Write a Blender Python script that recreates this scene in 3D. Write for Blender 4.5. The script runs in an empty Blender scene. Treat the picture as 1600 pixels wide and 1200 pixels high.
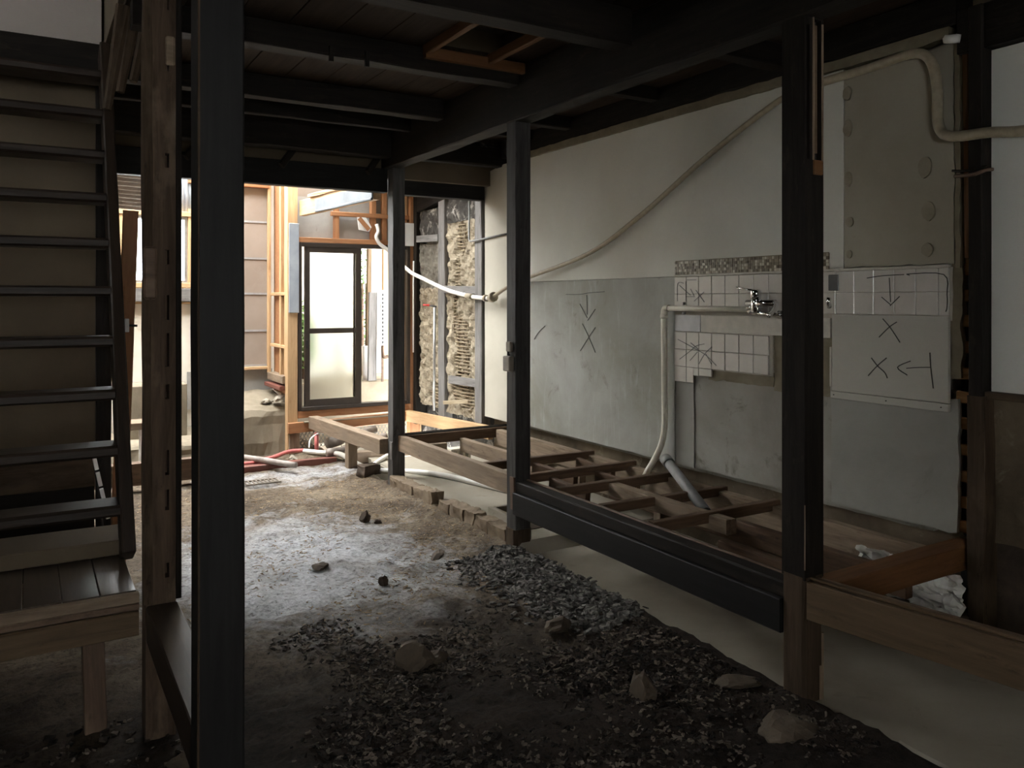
import bpy, bmesh, math, random
from mathutils import Vector, Matrix, noise, Euler

random.seed(11)
scene = bpy.context.scene
C = scene.collection

# ------------------------------------------------------------------ camera
cam_data = bpy.data.cameras.new('camera')
cam_data.sensor_width = 36.0
cam_data.lens = 36.0 * 1270.0 / 1600.0
cam_data.shift_y = -(600.0 - 468.0) / 1600.0
cam_data.clip_start = 0.05
cam = bpy.data.objects.new('camera', cam_data)
C.objects.link(cam)
cam.location = (0.0, 0.0, 1.5)
cam.rotation_euler = (math.radians(90), 0, -math.atan2(755, 1270))
scene.camera = cam

# ------------------------------------------------------------------ sky and exposure
world = bpy.data.worlds.new('overcast_sky')
scene.world = world
world.use_nodes = True
wbg = world.node_tree.nodes['Background']
wbg.inputs[0].default_value = (0.97, 0.98, 0.97, 1)
wbg.inputs[1].default_value = 13.0
scene.view_settings.view_transform = 'Standard'
scene.view_settings.look = 'None'
scene.view_settings.gamma = 1.0
scene.view_settings.use_curve_mapping = False
scene.view_settings.exposure = 1.0
scene.cycles.max_bounces = 12
scene.cycles.diffuse_bounces = 6
scene.cycles.transparent_max_bounces = 16

# ------------------------------------------------------------------ materials
def new_mat(name):
    m = bpy.data.materials.new(name)
    m.use_nodes = True
    nt = m.node_tree
    b = nt.nodes['Principled BSDF']
    return m, nt, b

def ramp(nt, fac, stops):
    r = nt.nodes.new('ShaderNodeValToRGB')
    els = r.color_ramp.elements
    while len(els) < len(stops):
        els.new(0.5)
    for e, (p, c) in zip(els, stops):
        e.position = p
        e.color = (c[0], c[1], c[2], 1)
    nt.links.new(fac, r.inputs[0])
    return r.outputs[0]

def coords(nt, scale=(1, 1, 1), rnd=True):
    tc = nt.nodes.new('ShaderNodeTexCoord')
    mp = nt.nodes.new('ShaderNodeMapping')
    mp.inputs['Scale'].default_value = scale
    nt.links.new(tc.outputs['Object'], mp.inputs['Vector'])
    if rnd:
        oi = nt.nodes.new('ShaderNodeObjectInfo')
        mul = nt.nodes.new('ShaderNodeMath'); mul.operation = 'MULTIPLY'
        mul.inputs[1].default_value = 37.0
        nt.links.new(oi.outputs['Random'], mul.inputs[0])
        nt.links.new(mul.outputs[0], mp.inputs['Location'])
    return mp.outputs[0]

def nz(nt, vec, scale, detail=6, rough=0.6, dist=0.0):
    n = nt.nodes.new('ShaderNodeTexNoise')
    n.inputs['Scale'].default_value = scale
    n.inputs['Detail'].default_value = detail
    n.inputs['Roughness'].default_value = rough
    n.inputs['Distortion'].default_value = dist
    nt.links.new(vec, n.inputs['Vector'])
    return n.outputs['Fac']

def mixc(nt, fac, a, b, mode='MIX'):
    m = nt.nodes.new('ShaderNodeMix'); m.data_type = 'RGBA'; m.blend_type = mode
    if isinstance(fac, float):
        m.inputs[0].default_value = fac
    else:
        nt.links.new(fac, m.inputs[0])
    for k, s in ((6, a), (7, b)):
        if isinstance(s, tuple):
            m.inputs[k].default_value = (s[0], s[1], s[2], 1)
        else:
            nt.links.new(s, m.inputs[k])
    return m.outputs[2]

def bump(nt, b, h, strength=0.3, dist=0.01):
    bn = nt.nodes.new('ShaderNodeBump')
    bn.inputs['Strength'].default_value = strength
    bn.inputs['Distance'].default_value = dist
    nt.links.new(h, bn.inputs['Height'])
    nt.links.new(bn.outputs[0], b.inputs['Normal'])

def wood(name, dark, light, blotch=None, rough=0.6, bstr=0.35, worn=None, spec=0.4):
    """Timber: the grain runs along the object's local X."""
    m, nt, b = new_mat(name)
    v = coords(nt, (1.2, 14, 14))
    g = nz(nt, v, 2.2, 8, 0.65, 0.6)
    col = ramp(nt, g, [(0.32, dark), (0.68, light)])
    v2 = coords(nt, (1.5, 3, 3))
    bl = nz(nt, v2, 1.7, 5, 0.6)
    if blotch:
        f = ramp(nt, bl, [(0.50, (0, 0, 0)), (0.66, (1, 1, 1))])
        col = mixc(nt, f, col, blotch)
    if worn:
        v3 = coords(nt, (2, 7, 7))
        wv = nz(nt, v3, 2.6, 8, 0.72)
        f = ramp(nt, wv, [(0.58, (0, 0, 0)), (0.70, (1, 1, 1))])
        col = mixc(nt, f, col, worn)
    nt.links.new(col, b.inputs['Base Color'])
    b.inputs['Roughness'].default_value = rough
    b.inputs['Specular IOR Level'].default_value = spec
    bump(nt, b, g, bstr, 0.006)
    return m

def plaster(name, c1, c2, c3=None, scale=2.0, rough=0.85, bstr=0.15, stain=0.62, bscale=60.0, streak=None):
    m, nt, b = new_mat(name)
    v = coords(nt, (1, 1, 1))
    n1 = nz(nt, v, scale, 7, 0.62, 0.3)
    col = ramp(nt, n1, [(0.33, c1), (0.68, c2)])
    if c3:
        n2 = nz(nt, v, scale * 2.7, 8, 0.7, 0.5)
        f = ramp(nt, n2, [(stain, (0, 0, 0)), (stain + 0.14, (1, 1, 1))])
        col = mixc(nt, f, col, c3)
    if streak:
        vs = coords(nt, (1, 9, 1.2))
        n4 = nz(nt, vs, 2.2, 8, 0.7, 0.4)
        f = ramp(nt, n4, [(0.55, (0, 0, 0)), (0.78, (0.8, 0.8, 0.8))])
        col = mixc(nt, f, col, streak)
    nt.links.new(col, b.inputs['Base Color'])
    b.inputs['Roughness'].default_value = rough
    b.inputs['Specular IOR Level'].default_value = 0.3
    n3 = nz(nt, v, bscale, 4, 0.6)
    bump(nt, b, n3, bstr, 0.004)
    return m

def plain(name, col, rough=0.5, metal=0.0, var=0.12, vscale=14.0, spec=0.5, bstr=0.0):
    m, nt, b = new_mat(name)
    v = coords(nt)
    n = nz(nt, v, vscale, 5, 0.6)
    lo = tuple(c * (1 - var) for c in col); hi = tuple(min(1, c * (1 + var)) for c in col)
    nt.links.new(ramp(nt, n, [(0.35, lo), (0.65, hi)]), b.inputs['Base Color'])
    b.inputs['Roughness'].default_value = rough
    b.inputs['Metallic'].default_value = metal
    b.inputs['Specular IOR Level'].default_value = spec
    if bstr:
        bump(nt, b, n, bstr, 0.004)
    return m

M = {}
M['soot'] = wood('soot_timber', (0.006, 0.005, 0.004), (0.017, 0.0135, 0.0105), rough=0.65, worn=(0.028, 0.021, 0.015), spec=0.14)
M['soot_smooth'] = wood('black_lacquered_timber', (0.007, 0.0068, 0.0065), (0.014, 0.0135, 0.013), rough=0.6, bstr=0.15, spec=0.16)
M['old_brown'] = wood('old_brown_timber', (0.060, 0.036, 0.022), (0.135, 0.085, 0.055), blotch=(0.17, 0.115, 0.075), rough=0.7, worn=(0.045, 0.028, 0.018))
M['mottled'] = wood('stained_mottled_timber', (0.040, 0.026, 0.016), (0.105, 0.072, 0.048), blotch=(0.165, 0.125, 0.088), rough=0.8, worn=(0.030, 0.019, 0.012), spec=0.2)
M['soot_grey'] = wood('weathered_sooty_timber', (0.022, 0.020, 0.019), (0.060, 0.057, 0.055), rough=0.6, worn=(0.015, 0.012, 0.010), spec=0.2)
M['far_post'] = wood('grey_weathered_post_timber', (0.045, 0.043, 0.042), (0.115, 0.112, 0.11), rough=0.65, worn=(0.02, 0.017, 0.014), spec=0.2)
M['perf'] = plain('dark_perforated_metal', (0.10, 0.10, 0.095), 0.5, 0.3, 0.2)
M['rust'] = plain('dull_rusty_steel', (0.17, 0.14, 0.11), 0.6, 0.3, 0.3)
M['joist'] = wood('brown_joist_timber', (0.060, 0.036, 0.021), (0.135, 0.084, 0.052), rough=0.7, worn=(0.042, 0.027, 0.017), spec=0.25)
M['bearer'] = wood('pale_grey_brown_timber', (0.135, 0.098, 0.066), (0.27, 0.205, 0.145), blotch=(0.19, 0.145, 0.105), rough=0.8, worn=(0.10, 0.07, 0.048), spec=0.25)
M['blond'] = wood('blond_new_timber', (0.40, 0.25, 0.125), (0.53, 0.36, 0.20), rough=0.6, bstr=0.12, worn=(0.36, 0.21, 0.10))
M['orange'] = wood('orange_red_timber', (0.25, 0.108, 0.046), (0.38, 0.185, 0.085), rough=0.6, bstr=0.15, worn=(0.21, 0.09, 0.04))
M['beam_or'] = wood('dull_orange_timber', (0.095, 0.043, 0.016), (0.155, 0.074, 0.030), rough=0.7, worn=(0.075, 0.04, 0.02), spec=0.2)
M['rail'] = wood('dusty_tan_timber', (0.082, 0.056, 0.032), (0.135, 0.093, 0.055), rough=0.75, worn=(0.06, 0.04, 0.023), spec=0.2)
M['foot_brown'] = wood('dark_brown_foot_timber', (0.028, 0.019, 0.011), (0.070, 0.046, 0.028), blotch=(0.085, 0.06, 0.038), rough=0.8, worn=(0.02, 0.013, 0.008), spec=0.2)
M['grey_wood'] = wood('weathered_grey_timber', (0.10, 0.095, 0.09), (0.21, 0.20, 0.19), rough=0.8, worn=(0.07, 0.062, 0.055))
M['ceil'] = wood('smoked_ceiling_board', (0.016, 0.010, 0.006), (0.036, 0.023, 0.014), rough=0.75, worn=(0.010, 0.007, 0.005), bstr=0.2, spec=0.12)
M['stair'] = wood('dark_stair_timber', (0.014, 0.009, 0.006), (0.038, 0.025, 0.016), rough=0.5, bstr=0.15, spec=0.25)
M['deck'] = wood('worn_deck_board', (0.045, 0.033, 0.024), (0.085, 0.065, 0.048), rough=0.30, bstr=0.15)
M['red_sill'] = wood('red_brown_painted_timber', (0.11, 0.035, 0.026), (0.19, 0.07, 0.05), rough=0.55, worn=(0.2, 0.12, 0.09))
M['white_plaster'] = plaster('pale_grey_plaster', (0.48, 0.475, 0.42), (0.57, 0.565, 0.505), (0.42, 0.405, 0.35), 1.1, stain=0.66)
M['dado'] = plaster('stained_grey_board', (0.24, 0.235, 0.20), (0.38, 0.385, 0.36), (0.17, 0.16, 0.135), 1.3, stain=0.60, streak=(0.42, 0.43, 0.42))
M['low_panel'] = plaster('grey_backing_board', (0.22, 0.215, 0.19), (0.29, 0.285, 0.26), (0.18, 0.17, 0.145), 1.4, stain=0.62)
M['stain_panel'] = plaster('dark_stained_board', (0.20, 0.185, 0.155), (0.31, 0.30, 0.27), (0.11, 0.095, 0.07), 1.8, stain=0.57)
M['beige_patch'] = plaster('bare_beige_board', (0.26, 0.235, 0.18), (0.33, 0.305, 0.245), (0.22, 0.19, 0.14), 1.6, stain=0.62)
M['putty'] = plaster('brown_adhesive', (0.13, 0.11, 0.072), (0.20, 0.172, 0.12), None, 6.0, bstr=0.4)
M['spot'] = plaster('dried_adhesive_spot', (0.20, 0.175, 0.125), (0.29, 0.26, 0.20), None, 8.0, bstr=0.4)
M['cream'] = plaster('cream_plaster', (0.40, 0.375, 0.31), (0.48, 0.46, 0.39), (0.35, 0.31, 0.235), 1.5, stain=0.66)
M['tile'] = plain('glazed_beige_tile', (0.50, 0.475, 0.43), 0.22, var=0.06, vscale=5)
M['grout'] = plaster('tile_grout', (0.33, 0.30, 0.25), (0.42, 0.39, 0.33), (0.22, 0.18, 0.13), 5.0)
M['strip'] = plain('matt_beige_strip', (0.43, 0.40, 0.34), 0.6, var=0.1)
M['strip_blue'] = plain('matt_pale_grey_strip', (0.46, 0.46, 0.46), 0.6, var=0.08)
M['board'] = plaster('off_white_board', (0.36, 0.345, 0.30), (0.41, 0.395, 0.345), (0.30, 0.275, 0.225), 1.2, stain=0.66, rough=0.7)
M['ink'] = plain('black_marker', (0.012, 0.011, 0.010), 0.5, var=0.0)
M['chrome'] = plain('chrome', (0.75, 0.75, 0.76), 0.12, 1.0, 0.03)
M['pvc'] = plain('cream_pvc_pipe', (0.58, 0.55, 0.46), 0.45, var=0.08)
M['hose'] = plain('beige_flexible_conduit', (0.30, 0.255, 0.18), 0.5, var=0.12, vscale=30)
M['grey_pvc'] = plain('grey_plastic_pipe', (0.19, 0.19, 0.185), 0.5, var=0.15)
M['brown_pvc'] = plain('dirty_grey_drain_pipe', (0.25, 0.215, 0.19), 0.6, var=0.25)
M['white_pvc'] = plain('white_water_pipe', (0.72, 0.71, 0.67), 0.4, var=0.06)
M['red_pipe'] = plain('red_water_pipe', (0.50, 0.13, 0.12), 0.5, var=0.2)
M['bronze'] = plain('dark_bronze_aluminium', (0.045, 0.035, 0.029), 0.35, 0.3, 0.1)
M['steel'] = plain('galvanised_steel', (0.55, 0.56, 0.57), 0.35, 0.8, 0.12)
M['plastic'] = plain('aged_switch_plastic', (0.20, 0.175, 0.14), 0.45)
M['white_board'] = plaster('torn_gypsum_board', (0.68, 0.68, 0.67), (0.80, 0.80, 0.79), (0.52, 0.50, 0.46), 4.0)
M['pale_sheet'] = plaster('pale_blue_grey_board', (0.10, 0.112, 0.125), (0.16, 0.175, 0.19), (0.075, 0.08, 0.085), 3.0, rough=0.6)
M['stair_plaster'] = plaster('warm_grey_plaster', (0.37, 0.33, 0.30), (0.42, 0.38, 0.345), None, 1.0)
M['blue_sheet'] = plaster('blue_grey_sheet', (0.22, 0.25, 0.29), (0.34, 0.37, 0.41), (0.17, 0.18, 0.19), 3.0, rough=0.5)
M['beige_panel'] = plaster('beige_siding_board', (0.26, 0.215, 0.18), (0.335, 0.285, 0.245), (0.225, 0.18, 0.145), 1.4, stain=0.66, streak=(0.315, 0.275, 0.24))
M['grey_strip'] = plain('grey_joint_strip', (0.30, 0.30, 0.30), 0.6)
M['dark_grey_board'] = plaster('grey_fibre_board', (0.26, 0.25, 0.235), (0.36, 0.35, 0.33), (0.20, 0.185, 0.17), 3.0)
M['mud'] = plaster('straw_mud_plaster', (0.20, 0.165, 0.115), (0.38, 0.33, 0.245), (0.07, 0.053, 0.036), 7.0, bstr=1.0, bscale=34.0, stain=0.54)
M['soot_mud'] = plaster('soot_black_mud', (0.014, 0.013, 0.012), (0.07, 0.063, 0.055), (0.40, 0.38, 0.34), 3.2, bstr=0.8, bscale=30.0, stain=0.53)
M['bamboo'] = wood('split_bamboo', (0.20, 0.155, 0.095), (0.34, 0.28, 0.19), rough=0.7)
M['lath'] = wood('rough_sawn_lath', (0.24, 0.13, 0.05), (0.40, 0.235, 0.10), rough=0.7, worn=(0.15, 0.08, 0.035))
M['concrete'] = plaster('dusty_concrete', (0.23, 0.205, 0.16), (0.32, 0.29, 0.235), (0.17, 0.145, 0.11), 1.6, bstr=0.25, stain=0.62)
M['old_concrete'] = plaster('old_rough_concrete', (0.155, 0.13, 0.092), (0.27, 0.23, 0.17), (0.10, 0.083, 0.06), 2.4, bstr=0.7, bscale=26)
M['kerb'] = plaster('brown_kerb_stone', (0.11, 0.08, 0.052), (0.21, 0.16, 0.11), (0.07, 0.05, 0.034), 5.0, bstr=0.9, bscale=30)
M['rock'] = plaster('brown_rock', (0.05, 0.038, 0.026), (0.11, 0.085, 0.06), (0.03, 0.022, 0.015), 7.0, bstr=0.8, bscale=32)
M['clod'] = plaster('dark_earth_clod', (0.035, 0.025, 0.018), (0.085, 0.062, 0.045), None, 8.0, bstr=0.8, bscale=40)
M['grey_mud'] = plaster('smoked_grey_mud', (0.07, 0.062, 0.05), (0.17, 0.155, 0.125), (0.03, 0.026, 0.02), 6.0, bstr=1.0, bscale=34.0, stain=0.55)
M['pale_block'] = plaster('pale_concrete_block', (0.40, 0.37, 0.31), (0.50, 0.47, 0.40), None, 3.0, bstr=0.3)
M['mud_low'] = plaster('mottled_brown_mud', (0.075, 0.056, 0.036), (0.17, 0.135, 0.09), (0.26, 0.225, 0.165), 2.6, bstr=0.6, bscale=30, stain=0.58)
M['white_near'] = plaster('grey_white_plaster', (0.72, 0.725, 0.67), (0.78, 0.785, 0.73), None, 1.0)
M['brown_wall'] = plaster('brown_hardboard', (0.085, 0.065, 0.042), (0.125, 0.098, 0.064), None, 1.4)
M['paper'] = plaster('crumpled_white_paper', (0.58, 0.57, 0.54), (0.70, 0.69, 0.66), None, 3.0, rough=0.8)
M['leaf'] = plain('green_leaf', (0.10, 0.20, 0.06), 0.6, var=0.4)
M['grass_green'] = plain('light_green_foliage', (0.20, 0.33, 0.12), 0.7, var=0.3)
M['out_wall'] = plaster('pale_outside_wall', (0.62, 0.58, 0.50), (0.74, 0.70, 0.62), (0.48, 0.42, 0.33), 2.0)
M['corrug'] = plain('weathered_corrugated_sheet', (0.24, 0.20, 0.165), 0.5, 0.2, 0.25, 6)
M['corrug_blue'] = plain('blue_grey_corrugated_sheet', (0.45, 0.50, 0.56), 0.45, 0.2, 0.1, 6)
M['red_paint'] = plain('bright_red_plastic', (0.55, 0.02, 0.015), 0.4)
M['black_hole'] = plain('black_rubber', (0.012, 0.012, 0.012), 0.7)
M['dark_plate'] = plain('dark_grey_plate', (0.045, 0.047, 0.05), 0.4)

# chips: two tones by per-face random would need attributes; use noise on object space
def chip_mat(name, c1, c2, c3):
    m, nt, b = new_mat(name)
    v = coords(nt, rnd=False)
    vo = nt.nodes.new('ShaderNodeTexVoronoi'); vo.inputs['Scale'].default_value = 42
    nt.links.new(v, vo.inputs['Vector'])
    sep = nt.nodes.new('ShaderNodeSeparateColor')
    nt.links.new(vo.outputs['Color'], sep.inputs[0])
    nt.links.new(ramp(nt, sep.outputs[0], [(0.1, c1), (0.6, c2), (0.97, c3)]), b.inputs['Base Color'])
    b.inputs['Roughness'].default_value = 0.85
    b.inputs['Specular IOR Level'].default_value = 0.2
    return m
M['chips'] = chip_mat('grey_slate_chips', (0.030, 0.027, 0.024), (0.080, 0.074, 0.066), (0.17, 0.16, 0.145))
M['debris'] = chip_mat('brown_black_chips', (0.007, 0.005, 0.004), (0.032, 0.024, 0.018), (0.14, 0.115, 0.09))
M['straw'] = chip_mat('loose_straw', (0.13, 0.085, 0.045), (0.26, 0.18, 0.10), (0.40, 0.31, 0.2))
def mosaic_mat():
    m, nt, b = new_mat('brown_mosaic_tiles')
    tc = nt.nodes.new('ShaderNodeTexCoord')
    sn = nt.nodes.new('ShaderNodeVectorMath'); sn.operation = 'SNAP'
    sn.inputs[1].default_value = (1.0, 0.0168, 0.0168)
    nt.links.new(tc.outputs['Object'], sn.inputs[0])
    wn_ = nt.nodes.new('ShaderNodeTexWhiteNoise')
    nt.links.new(sn.outputs[0], wn_.inputs['Vector'])
    nt.links.new(ramp(nt, wn_.outputs['Value'], [(0.1, (0.075, 0.058, 0.034)), (0.6, (0.21, 0.175, 0.12)), (0.97, (0.52, 0.48, 0.38))]), b.inputs['Base Color'])
    b.inputs['Roughness'].default_value = 0.35
    return m
M['mosaic'] = mosaic_mat()

def soil_mat():
    m, nt, b = new_mat('trampled_earth')
    v = coords(nt, rnd=False)
    n1 = nz(nt, v, 2.4, 9, 0.68, 0.4)
    soil = ramp(nt, n1, [(0.32, (0.060, 0.045, 0.032)), (0.52, (0.145, 0.113, 0.08)), (0.72, (0.26, 0.213, 0.158))])
    # pale dry lime dust trodden into the middle of the floor (a stain with its own outline)
    n2 = nz(nt, v, 3.1, 10, 0.72, 0.8)
    mpd = nt.nodes.new('ShaderNodeMapping')
    mpd.inputs['Location'].default_value = (-1.30 / 0.95, -4.55 / 1.35, 0)
    mpd.inputs['Scale'].default_value = (1 / 0.95, 1 / 1.35, 0)
    tc = nt.nodes.new('ShaderNodeTexCoord')
    nt.links.new(tc.outputs['Object'], mpd.inputs['Vector'])
    ln = nt.nodes.new('ShaderNodeVectorMath'); ln.operation = 'LENGTH'
    nt.links.new(mpd.outputs[0], ln.inputs[0])
    mr = nt.nodes.new('ShaderNodeMapRange')
    mr.inputs['From Min'].default_value = 1.25; mr.inputs['From Max'].default_value = 0.35
    mr.inputs['To Min'].default_value = -0.22; mr.inputs['To Max'].default_value = 0.20
    nt.links.new(ln.outputs['Value'], mr.inputs['Value'])
    ad = nt.nodes.new('ShaderNodeMath'); ad.operation = 'ADD'
    nt.links.new(n2, ad.inputs[0])
    # pale screed spill on the ground before the rear sill
    mps = nt.nodes.new('ShaderNodeMapping')
    mps.inputs['Location'].default_value = (-1.95 / 0.85, -6.85 / 0.42, 0)
    mps.inputs['Scale'].default_value = (1 / 0.85, 1 / 0.42, 0)
    nt.links.new(tc.outputs['Object'], mps.inputs['Vector'])
    ln2 = nt.nodes.new('ShaderNodeVectorMath'); ln2.operation = 'LENGTH'
    nt.links.new(mps.outputs[0], ln2.inputs[0])
    mrs = nt.nodes.new('ShaderNodeMapRange')
    mrs.inputs['From Min'].default_value = 1.25; mrs.inputs['From Max'].default_value = 0.5
    mrs.inputs['To Min'].default_value = -0.22; mrs.inputs['To Max'].default_value = 0.03
    nt.links.new(ln2.outputs['Value'], mrs.inputs['Value'])
    mx_ = nt.nodes.new('ShaderNodeMath'); mx_.operation = 'MAXIMUM'
    nt.links.new(mr.outputs[0], mx_.inputs[0]); nt.links.new(mrs.outputs[0], mx_.inputs[1])
    nt.links.new(mx_.outputs[0], ad.inputs[1])
    f = ramp(nt, ad.outputs[0], [(0.41, (0, 0, 0)), (0.72, (1, 1, 1))])
    col = mixc(nt, f, soil, (0.47, 0.48, 0.50))
    # near end of the earth darkened: light falloff put into the colour, ragged limit
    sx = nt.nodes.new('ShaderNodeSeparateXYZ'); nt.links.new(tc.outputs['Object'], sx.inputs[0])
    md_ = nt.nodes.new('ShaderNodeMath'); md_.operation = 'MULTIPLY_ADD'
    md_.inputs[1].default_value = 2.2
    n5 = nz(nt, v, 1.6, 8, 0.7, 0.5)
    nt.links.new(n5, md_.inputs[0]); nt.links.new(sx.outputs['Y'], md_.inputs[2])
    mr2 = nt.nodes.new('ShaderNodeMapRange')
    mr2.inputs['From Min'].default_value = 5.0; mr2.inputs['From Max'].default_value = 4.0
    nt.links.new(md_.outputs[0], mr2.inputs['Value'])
    near_shade = ramp(nt, n1, [(0.32, (0.010, 0.007, 0.005)), (0.70, (0.040, 0.028, 0.020))])
    col = mixc(nt, mr2.outputs[0], col, near_shade)
    # crumbs and grit: fine dark and light speckle of the earth itself
    n6 = nz(nt, v, 34, 8, 0.8, 0.6)
    grit = ramp(nt, n6, [(0.34, (0.28, 0.26, 0.24)), (0.48, (1.05, 1.05, 1.05)), (0.66, (1.5, 1.48, 1.45))])
    col = mixc(nt, 1.0, col, grit, 'MULTIPLY')
    nt.links.new(col, b.inputs['Base Color'])
    b.inputs['Roughness'].default_value = 0.85
    b.inputs['Specular IOR Level'].default_value = 0.15
    n3 = nz(nt, v, 26, 8, 0.75)
    bump(nt, b, n3, 1.0, 0.035)
    return m
M['soil'] = soil_mat()

def frosted():
    m, nt, b = new_mat('frosted_glass')
    b.inputs['Base Color'].default_value = (0.93, 0.97, 0.96, 1)
    b.inputs['Transmission Weight'].default_value = 1.0
    b.inputs['Roughness'].default_value = 0.42
    b.inputs['IOR'].default_value = 1.12
    v = coords(nt)
    bump(nt, b, nz(nt, v, 90, 3, 0.5), 0.2, 0.002)
    return m
M['frosted'] = frosted()

def clear_glass():
    m, nt, b = new_mat('clear_window_glass')
    out = nt.nodes['Material Output']
    tr = nt.nodes.new('ShaderNodeBsdfTransparent'); tr.inputs[0].default_value = (0.93, 0.96, 0.97, 1)
    gl = nt.nodes.new('ShaderNodeBsdfGlossy'); gl.inputs['Roughness'].default_value = 0.05
    fr = nt.nodes.new('ShaderNodeFresnel'); fr.inputs[0].default_value = 1.45
    mx = nt.nodes.new('ShaderNodeMixShader')
    nt.links.new(fr.outputs[0], mx.inputs[0]); nt.links.new(tr.outputs[0], mx.inputs[1]); nt.links.new(gl.outputs[0], mx.inputs[2])
    nt.links.new(mx.outputs[0], out.inputs[0])
    return m
M['glass'] = clear_glass()

# ------------------------------------------------------------------ builders
W = {}   # world matrices by object name
def link(o, world_matrix, parent=None):
    C.objects.link(o)
    W[o.name] = world_matrix
    if parent is not None:
        o.parent = parent
        o.matrix_basis = W[parent.name].inverted() @ world_matrix
    else:
        o.matrix_basis = world_matrix
    return o

def tag(o, label=None, cat=None, group=None, kind=None):
    if label: o['label'] = label
    if cat: o['category'] = cat
    if group: o['group'] = group
    if kind: o['kind'] = kind
    return o

def empty(name, loc, label=None, cat=None, group=None, kind=None):
    o = bpy.data.objects.new(name, None)
    o.empty_display_size = 0.1
    link(o, Matrix.Translation(Vector(loc)))
    return tag(o, label, cat, group, kind)

def mesh(name, verts, faces, mat, parent=None, origin=None, smooth=False, label=None, cat=None, group=None, kind=None, matrix=None):
    """verts in world space (or local when matrix is given)."""
    if matrix is None:
        if origin is None:
            n = len(verts)
            origin = (sum(v[0] for v in verts) / n, sum(v[1] for v in verts) / n, min(v[2] for v in verts))
        matrix = Matrix.Translation(Vector(origin))
        verts = [(v[0] - origin[0], v[1] - origin[1], v[2] - origin[2]) for v in verts]
    me = bpy.data.meshes.new(name)
    me.from_pydata([tuple(v) for v in verts], [], faces)
    me.validate()
    bm = bmesh.new(); bm.from_mesh(me)
    bmesh.ops.recalc_face_normals(bm, faces=bm.faces)
    bm.to_mesh(me); bm.free()
    me.materials.append(M[mat] if isinstance(mat, str) else mat)
    if smooth:
        me.polygons.foreach_set('use_smooth', [True] * len(me.polygons))
    o = bpy.data.objects.new(name, me)
    link(o, matrix, parent)
    return tag(o, label, cat, group, kind)

def ring_section(w, h, c):
    a, b = w / 2, h / 2
    return [(-a + c, -b), (a - c, -b), (a, -b + c), (a, b - c), (a - c, b), (-a + c, b), (-a, b - c), (-a, -b + c)]

def timber(name, p0, p1, w, h, mat, parent=None, label=None, cat='beam', group=None, c=0.004, wob=0.0015, sag=0.0, kind=None, taper=1.0, roll=0.0):
    """Chamfered, slightly uneven timber from p0 to p1; local X along it; w is horizontal, h vertical (posts: w along world X, h along world Y)."""
    p0 = Vector(p0); p1 = Vector(p1)
    d = p1 - p0; L = d.length; x = d.normalized()
    up = Vector((0, 0, 1)) if abs(x.z) < 0.9 else Vector((0, 1, 0))
    y = up.cross(x).normalized(); z = x.cross(y).normalized()
    R = Matrix((x, y, z)).transposed().to_4x4()
    mat4 = Matrix.Translation(p0) @ R @ Matrix.Rotation(roll, 4, 'X')
    n = max(1, int(L / 0.22))
    rnd = random.Random(hash((round(p0.x, 3), round(p0.y, 3), round(p1.z, 3), round(w, 3))) & 0xffff)
    vs = []; fs = []
    c = min(c, w * 0.3, h * 0.3)
    for i in range(n + 1):
        t = i / n
        k = 1 + (taper - 1) * t
        for (a, b) in ring_section(w * k, h * k, c):
            j = 0 if i in (0, n) else wob
            vs.append((L * t, a + rnd.uniform(-j, j), b + rnd.uniform(-j, j) - sag * 4 * t * (1 - t)))
    for i in range(n):
        for k in range(8):
            a = i * 8 + k; b = i * 8 + (k + 1) % 8
            fs.append((a, b, b + 8, a + 8))
    fs.append(tuple(range(7, -1, -1)))
    fs.append(tuple(range(n * 8, n * 8 + 8)))
    o = mesh(name, vs, fs, mat, parent, matrix=mat4)
    return tag(o, label, None if parent else cat, group, kind)

def box(name, x0, x1, y0, y1, z0, z1, mat, parent=None, c=0.0, **kw):
    """Axis-aligned block with optional chamfer on all edges."""
    if c > 0:
        bm = bmesh.new()
        bmesh.ops.create_cube(bm, size=1.0)
        for v in bm.verts:
            v.co = Vector(((x0 + x1) / 2 + v.co.x * (x1 - x0), (y0 + y1) / 2 + v.co.y * (y1 - y0), (z0 + z1) / 2 + v.co.z * (z1 - z0)))
        bmesh.ops.bevel(bm, geom=list(bm.edges), offset=c, segments=1, profile=0.5, affect='EDGES')
        bm.verts.ensure_lookup_table()
        vs = [tuple(v.co) for v in bm.verts]
        fs = [tuple(v.index for v in f.verts) for f in bm.faces]
        bm.free()
    else:
        vs = [(x0, y0, z0), (x1, y0, z0), (x1, y1, z0), (x0, y1, z0), (x0, y0, z1), (x1, y0, z1), (x1, y1, z1), (x0, y1, z1)]
        fs = [(0, 3, 2, 1), (4, 5, 6, 7), (0, 1, 5, 4), (1, 2, 6, 5), (2, 3, 7, 6), (3, 0, 4, 7)]
    return mesh(name, vs, fs, mat, parent, **kw)

def frame_boxes(name, boxes, mat, parent=None, **kw):
    """several butted bars of one frame as a single mesh"""
    vs = []; fs = []
    for (x0, x1, y0, y1, z0, z1) in boxes:
        k = len(vs)
        vs += [(x0, y0, z0), (x1, y0, z0), (x1, y1, z0), (x0, y1, z0), (x0, y0, z1), (x1, y0, z1), (x1, y1, z1), (x0, y1, z1)]
        fs += [tuple(k + q for q in f) for f in ((0, 3, 2, 1), (4, 5, 6, 7), (0, 1, 5, 4), (1, 2, 6, 5), (2, 3, 7, 6), (3, 0, 4, 7))]
    return mesh(name, vs, fs, mat, parent, **kw)

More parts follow.
